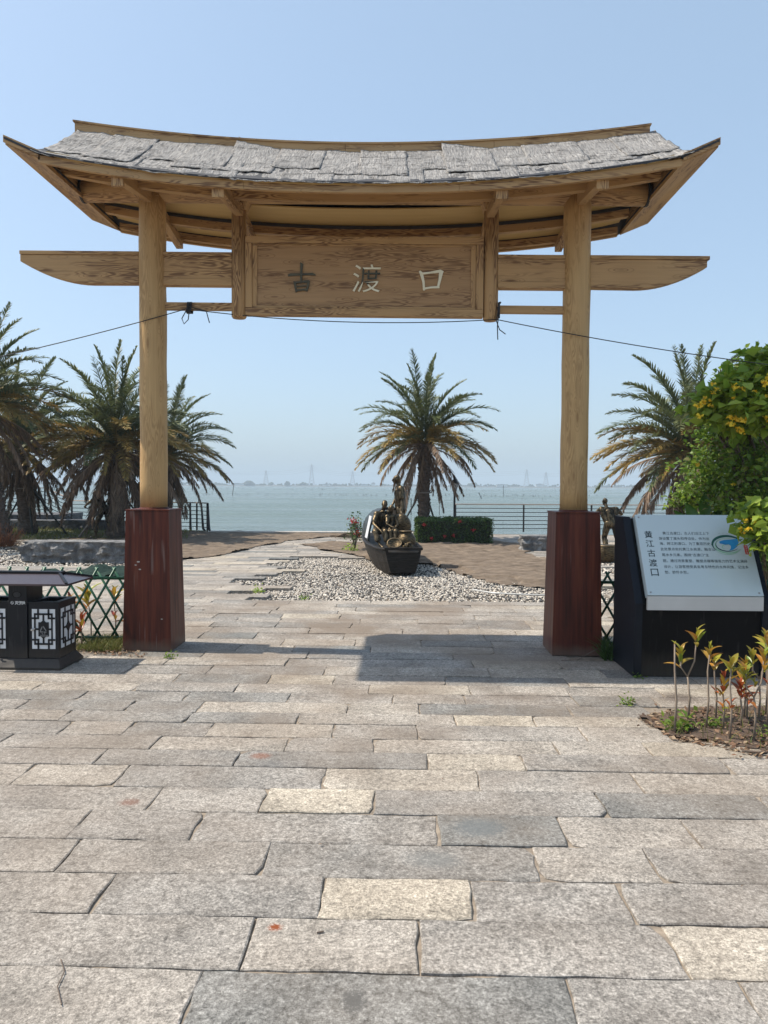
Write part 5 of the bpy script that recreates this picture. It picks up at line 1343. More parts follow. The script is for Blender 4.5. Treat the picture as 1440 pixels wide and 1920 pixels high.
X, Y = 1.50, 21.25
t = thing('lamp_post', 'slim dark garden lamp post behind the hedge, right of the middle palm', 'lamp post', (X, Y, 0))
lathe([(.07, 0), (.075, .05), (.045, .10), (.032, .16), (.030, 1.30), (.038, 1.33), (.03, 1.36), (.05, 1.40)], (X, Y, 0), M['rail_metal'], 'pole', t, 14)
lathe([(.05, 1.401), (.085, 1.60), (.086, 1.61), (.02, 1.612)], (X, Y, 0), M['lamp_glass'], 'lantern_glass', t, 6, smooth=False)
m_ = MB()
for j in range(6):
    a = 2 * math.pi * j / 6; m_.tube([(X + .052 * math.cos(a), Y + .052 * math.sin(a), 1.40), (X + .089 * math.cos(a), Y + .089 * math.sin(a), 1.61)], .007, 4)
m_.build('lantern_frame', M['rail_metal'], t)
lathe([(.115, 1.613), (.105, 1.65), (.05, 1.72), (.02, 1.76), (.022, 1.79), (.008, 1.80), (.004, 1.85)], (X, Y, 0), M['rail_metal'], 'lantern_roof', t, 12)

# ================================================================ date palms
def frond_mesh(name, mat, th0, droop, L, seed, dead=False, leaf=.34):
    r = random.Random(seed); n_ = 22; th = R(th0); p = Vector((0, 0, 0)); P = [p.copy()]; T = []
    for i in range(n_):
        f = (i + .5) / n_; a = R(th0 - droop * f ** 1.5)
        tv = Vector((math.cos(a), 0, math.sin(a))); T.append(tv); p = p + tv * (L / n_); P.append(p.copy())
    side = r.uniform(-.10, .10)
    for i, q in enumerate(P): q.y += side * (i / n_) ** 2 * L
    T.append(T[-1]); m_ = MB()
    m_.tube(P, [.020 * (1 - i / n_) ** .8 + .0035 for i in range(n_ + 1)], 4)
    N = 84
    for k_ in range(N):
        f = .10 + .90 * k_ / (N - 1); x = f * n_; i = min(n_ - 1, int(x)); b = P[i].lerp(P[i + 1], x - i); tv = T[i]
        nv = Vector((-tv.z, 0, tv.x))
        ln = leaf * (math.sin(math.pi * min(1, (f + .12) * .86)) ** .6) * (0.9 if not dead else .75)
        if f < .25: ln *= .55
        fw = R(38 + 18 * (1 - f)) if not dead else R(30)
        for s_ in (-1, 1):
            if r.random() < (.03 if not dead else .12): continue
            v_ = R(r.uniform(12, 50)) if not dead else R(r.uniform(-80, 20))
            if not dead and k_ % 2: v_ = R(r.uniform(-8, 22))
            lat = Vector((0, s_, 0)) * math.cos(v_) + nv * math.sin(v_)
            d = (tv * math.cos(fw) + lat * math.sin(fw)).normalized(); d += Vector((r.uniform(-.1, .1), r.uniform(-.1, .1), r.uniform(-.1, .1))); d.normalize()
            ll = ln * r.uniform(.8, 1.15); wd = .017 if not dead else .014
            wv = d.cross(Vector((r.uniform(-.4, .4), r.uniform(-.4, .4), 1))).normalized() * wd
            g = Vector((0, 0, -1)) * ll
            p0 = b; p1 = b + d * ll * .5 + g * (.03 if not dead else .10); p2 = b + d * ll + g * (.14 if not dead else .40)
            m_.add([p0 - wv * .5, p0 + wv * .5, p1 + wv, p1 - wv, p2], [(0, 1, 2, 3), (3, 2, 4)])
    me = bpy.data.meshes.new(name); me.from_pydata(m_.v, [], m_.f); me.materials.append(mat); return me
FR = {}
for j in range(3):
    FR['g', j] = [frond_mesh('frond', M['frond_green'], e, d_, 2.3, 10 * j + i) for i, (e, d_) in enumerate([(86, 22), (74, 48), (62, 66), (50, 72), (38, 74)])]
    FR['o', j] = [frond_mesh('frond', M['frond_olive'], e, d_, 2.15, 50 + 10 * j + i) for i, (e, d_) in enumerate([(34, 66), (20, 62), (6, 60)])]
    FR['m', j] = [frond_mesh('frond', M['frond_olive' if j != 1 else 'frond_green'], e, d_, 2.2, 80 + 10 * j + i) for i, (e, d_) in enumerate([(26, 68), (12, 62), (0, 58)])]
    FR['d', j] = [frond_mesh('frond', M['frond_dead'], e, d_, 2.1, 90 + 10 * j + i, True, .30) for i, (e, d_) in enumerate([(2, 62), (-16, 58), (-38, 42), (-66, 20)])]
def palm(lab, x, y_, H, sc=1.0, seed=0, lean=(0, 0), r0=.17, props=None, skirt=10, ng=34, no=18, nm=16, nd=30, up=1.0):
    r = random.Random(seed)
    t = thing('date_palm', lab, 'palm tree', (x, y_, 0)); 
    m_ = MB(); pts = []; rad = []
    for i in range(13):
        f = i / 12; pts.append((x + lean[0] * f, y_ + lean[1] * f, H * f * .98)); rad.append(r0 * (1.25 - .35 * min(1, f * 4) + .08 * math.sin(i * 2.2) * .3 + (.22 * max(0, f - .7) / .3)))
    m_.tube(pts, rad, 14); m_.build('trunk', M['palm_trunk'], t, smooth=True)
    m_ = MB(); nb = int(H * 58)
    for i in range(nb):      # cut leaf bases in a spiral
        f = i / nb; a = i * 2.39996; z = H * (.03 + .97 * f); rr = r0 * (1.18 - .3 * min(1, f * 4) + .22 * max(0, f - .7) / .3)
        o_ = Vector((math.cos(a), math.sin(a), 0)); tn = Vector((-o_.y, o_.x, 0)); c_ = Vector((x + lean[0] * f, y_ + lean[1] * f, z)) + o_ * rr * .93
        w_ = .055 * r.uniform(.7, 1.2); h_ = .11 * r.uniform(.7, 1.3) * (1 + 1.2 * max(0, f - .75) * 4 * .5); out = .05 * r.uniform(.6, 1.5) * (1 + 2.0 * max(0, f - .75))
        m_.add([c_ - tn * w_ - Vector((0, 0, h_ * .5)), c_ + tn * w_ - Vector((0, 0, h_ * .5)), c_ + tn * w_ * .55 + Vector((0, 0, h_ * .6)) + o_ * out, c_ - tn * w_ * .55 + Vector((0, 0, h_ * .6)) + o_ * out, c_ + Vector((0, 0, h_ * .55)) - o_ * .01], [(0, 1, 2, 3), (0, 3, 4), (1, 4, 2), (3, 2, 4)])
    m_.build('leaf_base_fibre', M['palm_trunk'], t, fix=False)['kind'] = 'stuff'
    top = Vector((lean[0], lean[1], H))
    k_ = r.uniform(0, 6)
    def put(me, az, s_, dz, roll=0):
        o = bpy.data.objects.new('frond', me); C.objects.link(o); o.parent = t
        o.location = top + Vector((math.cos(az) * .05, math.sin(az) * .05, dz)); o.rotation_euler = (roll, 0, az); o.scale = (s_,) * 3
    plan = []
    for i in range(ng): plan.append(('g', i / ng, .10 + .12 * (1 - i / ng)))
    for i in range(nm): plan.append(('m', i / nm, .04))
    for i in range(no): plan.append(('o', i / no, .02))
    for i in range(nd): plan.append(('d', i / nd, -.06))
    for q, (cl, f, dz) in enumerate(plan):
        L_ = FR[cl, r.randrange(3)]; me = L_[min(len(L_) - 1, int(f ** (0.8) * len(L_)))]
        az = k_ + q * 2.39996 + r.uniform(-.25, .25)
        put(me, az, sc * r.uniform(.86, 1.10) * (up if cl == 'g' and f < .35 else 1), dz + r.uniform(-.05, .05), r.uniform(-.35, .35))
    for i in range(skirt):
        put(FR['d', i % 3][3], k_ + i * 2.4 + 1, sc * r.uniform(.45, .85), -.18, r.uniform(-.5, .5))
    if props:
        pr = thing('tree_prop', props[0], 'prop', (x, y_, 0)); zc = props[1]
        for (dx, dy, mt) in props[2]:
            a = Vector((x + dx, y_ + dy, 0)); b = Vector((x + dx * .12 / 1, y_ + dy * .12, zc))
            MB().tube([a, b], [.03, .026], 7).build('pole', M[mt], pr, smooth=True)
        MB().tube([(x + lean[0] * .4 + (r0 + .03) * math.cos(a), y_ + (r0 + .03) * math.sin(a), zc) for a in np.linspace(0, 2 * math.pi, 17)], .018, 5, False).build('band', M['bamboo'], pr)
palm('date palm in the middle of the view, rising behind the hedge and the bronze woman', .62, 21.0, 2.74, .95, 5, nd=20, props=('dark prop pole slanting against the middle palm trunk, above the hedge', 1.35, [(-.85, -.1, 'prop_dark'), (.5, .9, 'prop_dark')]), skirt=2, up=1.06)
palm('large date palm with a bulky brown skirt, just left of the left gate post', -8.15, 20.95, 2.55, 1.16, 17, r0=.24, nd=40, no=28, skirt=18, up=1.05,
     props=('pale prop poles round the trunk beside the striding bronze man', 1.25, [(-1.05, -.15, 'bamboo'), (.45, -.35, 'bamboo'), (1.0, .6, 'prop_dark'), (-.2, 1.0, 'bamboo')]))
palm('date palm with a dark leaning trunk, second from the left edge', -11.55, 22.6, 2.65, 1.12, 23, lean=(-.25, 0), r0=.24, nd=28, no=16, skirt=12,
     props=('dark crossed prop poles round the second palm trunk from the left', 1.4, [(1.35, -.3, 'prop_dark'), (-1.0, .3, 'prop_dark'), (.8, .8, 'bamboo'), (.55, -.8, 'prop_dark')]))
palm('date palm cut off by the left edge, its tall fronds reaching in', -9.95, 18.2, 3.45, .98, 31, lean=(-.55, 0), r0=.22, nd=26, no=16, skirt=10)
palm('date palm half hidden behind the left gate post', -7.75, 23.9, 2.45, 1.02, 40, r0=.17, nd=20, no=12, skirt=8, lean=(.15, 0))
palm('date palm at right, rising behind the information stand and the flowering shrub', 7.85, 20.0, 2.45, 1.18, 52, r0=.20, nd=36, no=22, skirt=12, lean=(-.15, 0), ng=34)

# ================================================================ leaves: hedge, shrubs, small plants
def leaf_cloud(name, pts, size, mat, parent=None, aspect=.55, up=.5, kind=None, outw=None, jitter=.35):
    pts = np.asarray(pts, dtype=float); n_ = len(pts)
    d = rng.normal(size=(n_, 3)); d[:, 2] = d[:, 2] * .6 - .15 + up * .3
    if outw is not None: d = d * .8 + outw * 1.1
    d /= np.linalg.norm(d, axis=1)[:, None]
    nrm = rng.normal(size=(n_, 3)) * .75 + np.array([-.25, -.15, .9]); w_ = np.cross(d, nrm); w_ /= np.linalg.norm(w_, axis=1)[:, None]; nn = np.cross(w_, d)
    L = size * rng.uniform(1 - jitter, 1 + jitter, (n_, 1)); W_ = L * aspect * .5
    p0 = pts; mid = pts + d * L * .45; tip = pts + d * L - nn * L * .12
    q = np.stack([p0, mid + w_ * W_ + nn * W_ * .35, mid, mid - w_ * W_ + nn * W_ * .35, tip], 1)
    V = q.reshape(-1, 3); b = (np.arange(n_) * 5)[:, None]
    F = np.concatenate([b + np.array([[0, 2, 1]]), b + np.array([[0, 3, 2]]), b + np.array([[2, 4, 1]]), b + np.array([[2, 3, 4]])], 1).reshape(-1, 3)
    o = npmesh(name, V, F, mat, parent)
    if kind: o['kind'] = kind
    return o
# hedge
hx0, hx1, hy0, hy1, hz_ = .37, 2.42, 19.8, 21.0, .66
hd = thing('hedge', 'clipped dark green hedge with a few red flowers behind the bronze boat', 'hedge', ((hx0 + hx1) / 2, 20.3, 0))
MB().box((hx0 + .06, hy0 + .06, 0), (hx1 - .06, hy1 - .06, hz_ - .07)).build('inner_twigs', M['hedge_core'], hd)
pts = []
while len(pts) < 15000:
    x, y_, z = rng.uniform(hx0, hx1), rng.uniform(hy0, hy1), rng.uniform(0, hz_)
    e = min(x - hx0, hx1 - x, y_ - hy0, hz_ - z); wob = .05 * mnoise.noise(Vector((x * 3.5, y_ * 3, z * 4)))
    if e < .13: pts.append((x + wob, y_ + wob * .6 - (.05 if z < .1 else 0) * 0, z + wob * 1.1))
leaf_cloud('foliage', pts, .052, M['hedge_leaf'], hd, kind='stuff')
for (x, z) in ((.80, .14), (1.55, .60), (1.15, .20), (1.9, .38), (1.38, .22), (.6, .5)):
    pts = [(x + rng.normal() * .018, hy0 - .03 + rng.normal() * .02, z + rng.normal() * .018) for _ in range(36)]
    leaf_cloud('flower_cluster', pts, .035, M['red_flower'], hd, .8)
t = thing('flowering_plant', 'small plant with red and orange blooms peeping out left of the boat cabin', 'plant', (-1.12, 17.6, 0))
m_ = MB(); 
for a in range(6): m_.tube([(-1.12, 17.6, 0), (-1.12 + .08 * math.cos(a), 17.6 + .1 * math.sin(a), .4), (-1.12 + .14 * math.cos(a), 17.6 + .2 * math.sin(a), .65)], .008, 4)
m_.build('stem', M['branch'], t)
leaf_cloud('foliage', [(-1.10 + rng.normal() * .10, 17.6 + rng.normal() * .1, .5 + rng.normal() * .17) for _ in range(420)], .06, M['hedge_leaf'], t, kind='stuff')
leaf_cloud('flower_cluster', [(-1.14 + rng.normal() * .05, 17.5 + rng.normal() * .04, .68 + rng.normal() * .04) for _ in range(60)], .045, M['red_flower'], t, .8)
leaf_cloud('flower_cluster', [(-1.06 + rng.normal() * .04, 17.5 + rng.normal() * .04, .42 + rng.normal() * .04) for _ in range(40)], .045, M['red_flower'], t, .8)
for (x, y_, r_, h_, lab) in [(-10.0, 17.9, .75, .70, 'rusty orange dry shrub on the pebbles at the left edge')]:
    t = thing('dry_shrub', lab, 'shrub', (x, y_, 0)); m_ = MB()
    for i in range(700):
        a = rng.uniform(0, 6.28); q = rng.uniform(0, 1) ** .6; e = rng.uniform(.3, 1)
        b = Vector((x + math.cos(a) * r_ * q * .6, y_ + math.sin(a) * r_ * q * .6, 0)); c_ = Vector((x + math.cos(a) * r_ * q, y_ + math.sin(a) * r_ * q, h_ * e * math.sqrt(max(.1, 1 - q * q * .8))))
        w_ = Vector((rng.normal(), rng.normal(), 0)).normalized() * .006; m_.add([b - w_, b + w_, c_ + w_ * .5, c_ - w_ * .5], [(0, 1, 2, 3)])
        for _ in range(2):
            f = rng.uniform(.4, 1); p = b.lerp(c_, f); q2 = p + Vector((rng.normal() * .07, rng.normal() * .07, .05)); m_.add([p - w_, p + w_, q2 + w_ * .3, q2 - w_ * .3], [(0, 1, 2, 3)])
    m_.build('dry_twigs', M['rust_shrub'], t, fix=False)['kind'] = 'stuff'

# big flowering shrub at right
def shrub(lab, base, clumps, nleaf, size, mat, flowers, nind=240, nbr=True, name='flowering_shrub'):
    t = thing(name, lab, 'shrub', base); B0 = Vector(base); m_ = MB()
    for (cx, cy, cz, rx, ry, rz) in clumps:
        c_ = Vector((cx, cy, cz)); s0 = B0 + Vector((rng.uniform(-.1, .1), rng.uniform(-.1, .1), 0)); mid = s0.lerp(c_, .5) + Vector((rng.uniform(-.15, .15), rng.uniform(-.1, .1), .12))
        m_.tube([s0, mid, c_], [.028, .016, .008], 6)
        for _ in range(9):
            e = c_ + Vector((rng.uniform(-1, 1) * rx, rng.uniform(-1, 1) * ry, rng.uniform(-1, 1) * rz)) * .9; st_ = mid.lerp(c_, rng.uniform(.2, 1)); m_.tube([st_, st_.lerp(e, .5) + Vector((0, 0, .04)), e], [.007, .005, .003], 5)
    m_.build('branches', M['branch'], t, smooth=True)
    tot = sum(r[3] * r[4] * r[5] for r in clumps) ; P = []; O = []
    vols = np.array([(r[3] * r[4] * r[5]) ** (2 / 3) for r in clumps]); vols /= vols.sum()
    for (cx, cy, cz, rx, ry, rz), v in zip(clumps, vols):
        n_ = int(nleaf * v)
        nt = max(8, n_ // 14)    # twigs carry little bunches, gaps between them
        for _ in range(nt):
            d = rng.normal(size=3); d /= np.linalg.norm(d); q = rng.uniform(.45, 1.18); q *= 1 + .45 * mnoise.noise(Vector((d[0] * 2 + cx, d[1] * 2, d[2] * 2 + cz)))
            c_ = np.array([cx + d[0] * rx * q, cy + d[1] * ry * q, cz + d[2] * rz * q])
            for _ in range(14):
                P.append(c_ + rng.normal(size=3) * np.array([.06, .06, .05])); O.append(d * .5)
    P = np.array(P); O = np.array(O)
    order = np.argsort(P[:, 1] + rng.uniform(0, .25, len(P))); ind = order[:nind]; rest_ = order[nind:]
    leaf_cloud('leaf_mass', P[rest_], size, mat, t, .72, .2, 'stuff', O[rest_], .6)
    # the nearest leaves one by one, from a few shared shapes
    shp = []
    for i in range(6):
        L = 1.0; W_ = .34; bend = rng.uniform(-.1, .25)
        me = bpy.data.meshes.new('leaf'); me.from_pydata([(0, 0, 0), (.3, W_, .09), (.32, 0, .02), (.3, -W_, .09), (.68, W_ * .8, .06 - bend * .3), (.7, 0, -bend * .4), (.68, -W_ * .8, .06 - bend * .3), (1, 0, -bend)], [], [(0, 2, 1), (0, 3, 2), (1, 2, 5, 4), (2, 3, 6, 5), (4, 5, 7), (5, 6, 7)])
        me.materials.append(mat); shp.append(me)
    for i_, k_ in enumerate(ind):
        o = bpy.data.objects.new('leaf', shp[i_ % 6]); C.objects.link(o); o.parent = t; o.location = Vector(P[k_]) - B0
        o.rotation_euler = (rng.normal() * .7, rng.normal() * .5 + .25, rng.uniform(0, 6.28)); s_ = size * rng.uniform(.6, 1.5); o.scale = (s_, s_, s_)
    for (x, y_, z, s_) in flowers:
        for _ in range(3):
            c_ = np.array([x, y_, z]) + rng.normal(size=3) * .022 * s_; pts = [c_ + rng.normal(size=3) * .005 * s_ for _ in range(14)]
            leaf_cloud('flower', pts, .017 * s_, M['yellow_flower'], t, .9, .1)['kind'] = 'stuff'
    return t
def at(px_, py_, Y):        # a survey sight line: photograph pixel and distance -> place
    d = _M.to_3x3() @ Vector(((px_ - 720) / 1390, (960 - py_) / 1390, -1)); return Vector((d.x / d.y * Y, Y, EYE + d.z / d.y * Y))
cl = []
for (px_, py_, Y, rr) in [(1330, 905, 7.9, .24), (1375, 960, 7.7, .28), (1420, 880, 7.7, .40), (1352, 830, 7.9, .22), (1318, 862, 8.1, .10), (1400, 790, 7.8, .36), (1272, 940, 8.1, .12), (1300, 930, 8.1, .14), (1450, 1000, 7.6, .4), (1350, 895, 8.3, .4), (1440, 740, 7.9, .36), (1400, 860, 7.25, .22), (1435, 905, 7.15, .28), (1385, 930, 7.3, .2), (1345, 778, 8.2, .12), (1480, 860, 7.8, .45), (1420, 1060, 7.5, .3), (1395, 700, 8.1, .2)]:
    q = at(px_, py_, Y); cl.append((q.x, q.y, q.z, rr, rr * .8, rr * .85))
fl = [tuple(at(*a)) + (s_,) for a, s_ in [((1310, 870, 7.5), 1.0), ((1375, 905, 7.3), .8), ((1335, 770, 7.5), 1.0)]]
shrub('large mixed green shrub behind the information stand, right edge', (3.75, 8.2, 0), cl, 15000, .050, M['shrub_leaf'], fl, 250, name='green_shrub')
cl = []
for (px_, py_, Y, rr) in [(1345, 755, 7.3, .15), (1390, 740, 7.2, .22), (1430, 725, 7.1, .22), (1425, 770, 7.0, .2), (1370, 790, 7.2, .15), (1450, 690, 7.2, .25), (1315, 762, 7.35, .08)]:
    q = at(px_, py_, Y); cl.append((q.x, q.y, q.z, rr, rr, rr * .55))
fl = [tuple(at(*a)) + (s_,) for a, s_ in [((1309, 767, 7.0), 1.7), ((1322, 752, 7.0), 1.2), ((1341, 727, 7.0), 1.3), ((1388, 722, 6.9), 1.5), ((1378, 733, 6.9), 1.2), ((1431, 720, 6.8), 1.9), ((1372, 775, 6.9), 1.6), ((1384, 795, 6.9), 1.8), ((1392, 802, 6.9), 1.5), ((1428, 745, 6.8), 1.3), ((1434, 782, 6.8), 1.2), ((1318, 745, 7.1), 1.0), ((1330, 757, 7.0), 1.0), ((1402, 790, 6.9), 1.0)]]
shrub('bright green bush full of yellow trumpet flowers arching over the top right of the stand', (4.1, 7.5, 0), cl, 3600, .10, M['shrub_leaf_bright'], fl, 200)
cl = []
for (px_, py_, Y, rr) in [(1432, 972, 6.0, .11), (1412, 962, 6.05, .07), (1446, 1015, 5.95, .11), (1408, 985, 6.0, .045)]:
    q = at(px_, py_, Y); cl.append((q.x, q.y, q.z, rr, rr * .8, rr * .7))
fl = [tuple(at(1406, 992, 5.88)) + (1.5,), tuple(at(1398, 975, 5.9)) + (.8,)]
shrub('low yellow-flowered branch hanging over the top right corner of the stand', (3.35, 6.15, 0), cl, 330, .080, M['shrub_leaf_bright'], fl, 150, name='flowering_branch')
# broad leaves behind the stand
t = thing('broadleaf_plant', 'plant with big upright oval leaves just behind the top edge of the stand', 'plant', (3.4, 8.0, 0))
for (px_, py_, hgt, wd, lean) in [(1303, 968, .26, .13, -.5), (1322, 958, .30, .13, .1), (1342, 966, .24, .12, .7), (1288, 972, .22, .12, -.9), (1360, 962, .22, .11, .4), (1352, 950, .26, .12, -.2)]:
    c_ = at(px_, py_ + 18, 7.7); V = []; F = []
    for i in range(9):
        f = i / 8; w_ = wd * .5 * math.sin(math.pi * (f * .92 + .06)) ** .8; x = lean * .3 * f * f * hgt * 2; z = hgt * f * (1 - .2 * abs(lean) * f)
        V += [c_ + Vector((x - w_, .04 * f, z)), c_ + Vector((x, .07 * f + .02, z)), c_ + Vector((x + w_, .04 * f, z))]
    for i in range(8): F += [(3 * i, 3 * i + 1, 3 * i + 4, 3 * i + 3), (3 * i + 1, 3 * i + 2, 3 * i + 5, 3 * i + 4)]
    MB().add(V, F).build('leaf', M['broad_leaf'], t, fix=False, smooth=True)
    MB().tube([(c_.x * .5 + 1.7, 8.0, 0), c_], [.02, .01], 5).build('stalk', M['broad_leaf'], t)
# dry stalks under the shrub
m_ = MB()
for i in range(900):
    px_ = rng.uniform(1425, 1520) ; x = 3.05 + rng.uniform(0, .9); y_ = rng.uniform(6.7, 8.3); h_ = rng.uniform(.3, 1.05); b = Vector((x, y_, 0)); c_ = b + Vector((rng.normal() * .12, rng.normal() * .1, h_)); w_ = Vector((1, rng.normal() * .3, 0)).normalized() * .005
    m_.add([b - w_, b + w_, b.lerp(c_, .6) + w_ + Vector((.02, 0, .02)), b.lerp(c_, .6) - w_ + Vector((.02, 0, .02)), c_], [(0, 1, 2, 3), (3, 2, 4)])
tag(m_.build('dry_stalks', M['dry'], fix=False), 'tangle of dry brown stalks behind the right side of the stand', kind='stuff')

# crotons
def leaf_shape(L, W_, fold, bend, seed=0):
    V = []; F = []; n_ = 6
    for i in range(n_ + 1):
        f = i / n_; w_ = W_ * .5 * math.sin(math.pi * (f * .93 + .05)) ** .75; z = -bend * f * f * L; x = L * f * (1 - .15 * bend * f)
        V += [(x, -w_, z + w_ * fold), (x, 0, z), (x, w_, z + w_ * fold)]
    for i in range(n_): F += [(3 * i, 3 * i + 1, 3 * i + 4, 3 * i + 3), (3 * i + 1, 3 * i + 2, 3 * i + 5, 3 * i + 4)]
    return V, F
LS = {}
for mk in ('croton', 'croton_red'):
    LS[mk] = []
    for i, (L, W_, fo, be) in enumerate([(.075, .024, .9, .15), (.085, .028, .7, .35), (.065, .020, 1.1, .0), (.095, .030, .6, .55)]):
        V, F = leaf_shape(L, W_, fo, be); me = bpy.data.meshes.new('leaf'); me.from_pydata(V, [], F); me.materials.append(M[mk]); me.polygons.foreach_set('use_smooth', [True] * len(F)); LS[mk].append(me)
def whorl(t, c_, n_, sc, mk, spread=.75, r=random):
    for i in range(n_):
        o = bpy.data.objects.new('leaf', r.choice(LS[mk])); C.objects.link(o); o.parent = t; o.location = Vector(c_) - ORG[t.name] - Vector((0, 0, .012 * i * sc))
        el = -R(80) + (R(62) * spread) * (i / n_) ** .8 + r.uniform(-.15, .15)
        o.rotation_euler = (r.uniform(-.3, .3), el, i * 2.4 + r.uniform(-.3, .3)); s_ = sc * r.uniform(.8, 1.2) * (.65 + .5 * min(1, i / 3)); o.scale = (s_,) * 3
def croton(x, y_, h_, lab, mk='croton', fork=False, sc=1.0, seed=0, mid=True, group='young crotons in the bed by the stand'):
    r = random.Random(seed); t = thing('croton_plant', lab, 'plant', (x, y_, 0), group=group)
    lx, ly = r.uniform(-.03, .03), r.uniform(-.03, .03)
    tips = []
    if fork:
        f0 = Vector((x + lx * .4, y_, h_ * .5)); m_ = MB().tube([(x, y_, -.02), (x + .008, y_, h_ * .25), f0], [.0075, .0065, .006], 6)
        for dx, hh in ((-.055, .80), (.045, 1.0)):
            e = Vector((x + dx, y_ + r.uniform(-.02, .02), h_ * hh)); m_.tube([f0, f0.lerp(e, .35) + Vector((dx * .5, 0, 0)), e], [.0055, .005, .004], 6); tips.append(e)
    else:
        e = Vector((x + lx, y_ + ly, h_ - .02)); m_ = MB().tube([(x, y_, -.02), (x + lx * .2 + .006, y_, h_ * .35), (x + lx * .5 - .006, y_ + ly * .5, h_ * .7), e], [.007, .006, .005, .004], 6); tips.append(e)
    m_.build('stem', M['stem'], t, smooth=True)
    for e in tips: whorl(t, e, r.randint(7, 10), sc, mk, .55, r)
    if mid and r.random() < .75: whorl(t, Vector((x, y_, 0)).lerp(tips[0], r.uniform(.45, .65)), 4, sc * .9, r.choice(['croton', 'croton_red']), 1.3, r)
CR = [(1.721, 4.655, .571, 'bare-stemmed croton, leftmost in the bed, with hardly any leaves'), (1.907, 4.917, .588, 'forked croton with two yellow-green tufts, second from the left in the bed'), (1.961, 4.757, .528, 'croton with a yellow and red tuft, just right of the forked one'),
      (2.107, 4.959, .417, 'croton with a small light green tuft in front of the black stand'), (2.058, 4.73, .367, 'short croton with rusty red leaves in the middle of the bed'), (2.016, 4.54, .494, 'croton with broad yellow-green leaves at the front of the bed'),
      (2.294, 4.967, .406, 'croton with a yellow tuft beside the right end of the stand'), (2.164, 4.546, .534, 'tall croton nearest the front kerb of the bed'), (2.299, 4.933, .35, 'low croton tucked between taller ones at the back right of the bed'),
      (2.378, 4.936, .557, 'tall croton with orange tips near the right edge of the photo'), (2.334, 4.731, .578, 'tallest croton with a red and yellow tuft at the right edge'), (2.49, 5.067, .549, 'croton half cut by the right edge, at the back of the bed'),
      (2.20, 4.80, .30, 'small croton low among the stems with reddish leaves'), (2.42, 4.62, .46, 'croton at the right edge in front, with orange-red leaves')]
for i, (x, y_, h_, lab) in enumerate(CR):
    if i == 0:
        t = thing('croton_plant', lab, 'plant', (x, y_, 0), group='young crotons in the bed by the stand')
        MB().tube([(x, y_, -.02), (x + .01, y_, .2), (x - .004, y_, .4), (x - .008, y_, h_)], [.0075, .007, .006, .0045], 6).build('stem', M['stem'], t, smooth=True)
        whorl(t, (x - .008, y_, h_), 3, .4, 'croton', .5, random.Random(1))
    else: croton(x, y_, h_, lab, 'croton_red' if i in (4, 12, 13) else 'croton', fork=(i in (1, 7, 9)), sc=1.12 if i not in (3, 6) else .85, seed=i)
for i, (x, y_, h_, lab, mk) in enumerate([(-2.86, 7.3, .50, 'slender croton with one yellow tuft, nearest the left plinth', 'croton'), (-3.12, 7.34, .50, 'bushy croton with yellow and red leaves behind the green fence', 'croton'),
        (-3.22, 7.0, .22, 'low croton with dark red leaves beside the litter bin', 'croton_red'), (-3.35, 7.36, .40, 'croton with red leaves seen just above the right bin compartment', 'croton_red'), (-3.05, 6.95, .30, 'short red and yellow croton against the bin side', 'croton_red'), (-3.75, 7.3, .48, 'reddish croton behind the left bin compartment', 'croton_red')]):
    croton(x, y_, h_, lab, mk, sc=1.75, seed=30 + i, group='crotons along the green fence')
# grass, weeds, litter
def blades(region, n_, h0, h1, mat, name, lab, w_=.004):
    xs = [p[0] for p in region]; ys = [p[1] for p in region]; P = []
    while len(P) < n_:
        x, y_ = rng.uniform(min(xs), max(xs)), rng.uniform(min(ys), max(ys))
        if inpoly(x, y_, region) and mnoise.noise(Vector((x * 3, y_ * 3, 1))) > -.25: P.append((x, y_))
    P = np.array(P); h_ = rng.uniform(h0, h1, n_); a = rng.uniform(0, 6.28, n_); b = np.stack([P[:, 0], P[:, 1], np.full(n_, -.01)], 1)
    d = np.stack([np.cos(a) * w_, np.sin(a) * w_, np.zeros(n_)], 1); ln = rng.normal(size=(n_, 3)) * .35; ln[:, 2] = 1; m1 = b + ln * h_[:, None] * .55; ln[:, :2] *= 1.9; tp = b + ln * h_[:, None]; tp[:, 2] = h_ * .9
    V = np.stack([b - d, b + d, m1 + d * .7, m1 - d * .7, tp], 1).reshape(-1, 3); k_ = (np.arange(n_) * 5)[:, None]
    F = np.concatenate([k_ + np.array([[0, 1, 2]]), k_ + np.array([[0, 2, 3]]), k_ + np.array([[3, 2, 4]])], 1).reshape(-1, 3)
    tag(npmesh(name, V, F, M[mat]), lab, kind='stuff')
blades([(-3.0, 6.72), (-2.6, 6.70), (-2.58, 7.2), (-3.0, 7.3)], 1500, .03, .11, 'grass', 'grass', 'rough grass at the foot of the green fence by the left plinth')
blades([(-4.9, 6.75), (-3.0, 6.75), (-3.0, 7.3), (-4.9, 7.3)], 1200, .03, .10, 'grass', 'grass', 'sparse grass behind the litter bin')
blades([(-16, 20.5), (-6, 20.5), (-7, 24.5), (-16, 25.5)], 5000, .04, .14, 'grass', 'grass', 'short grass on the turf under the left palms', .012)
blades([(1.66, 4.62), (2.15, 4.3), (3.2, 4.2), (3.2, 5.3), (1.9, 5.18)], 500, .02, .12, 'grass', 'grass', 'scattered grass blades among the young crotons', .003)
blades([(1.82, 6.62), (1.92, 6.62), (1.92, 7.1), (1.85, 7.1)], 260, .05, .24, 'hedge_leaf', 'weeds', 'dark weeds in the gap between right plinth and stand', .006)
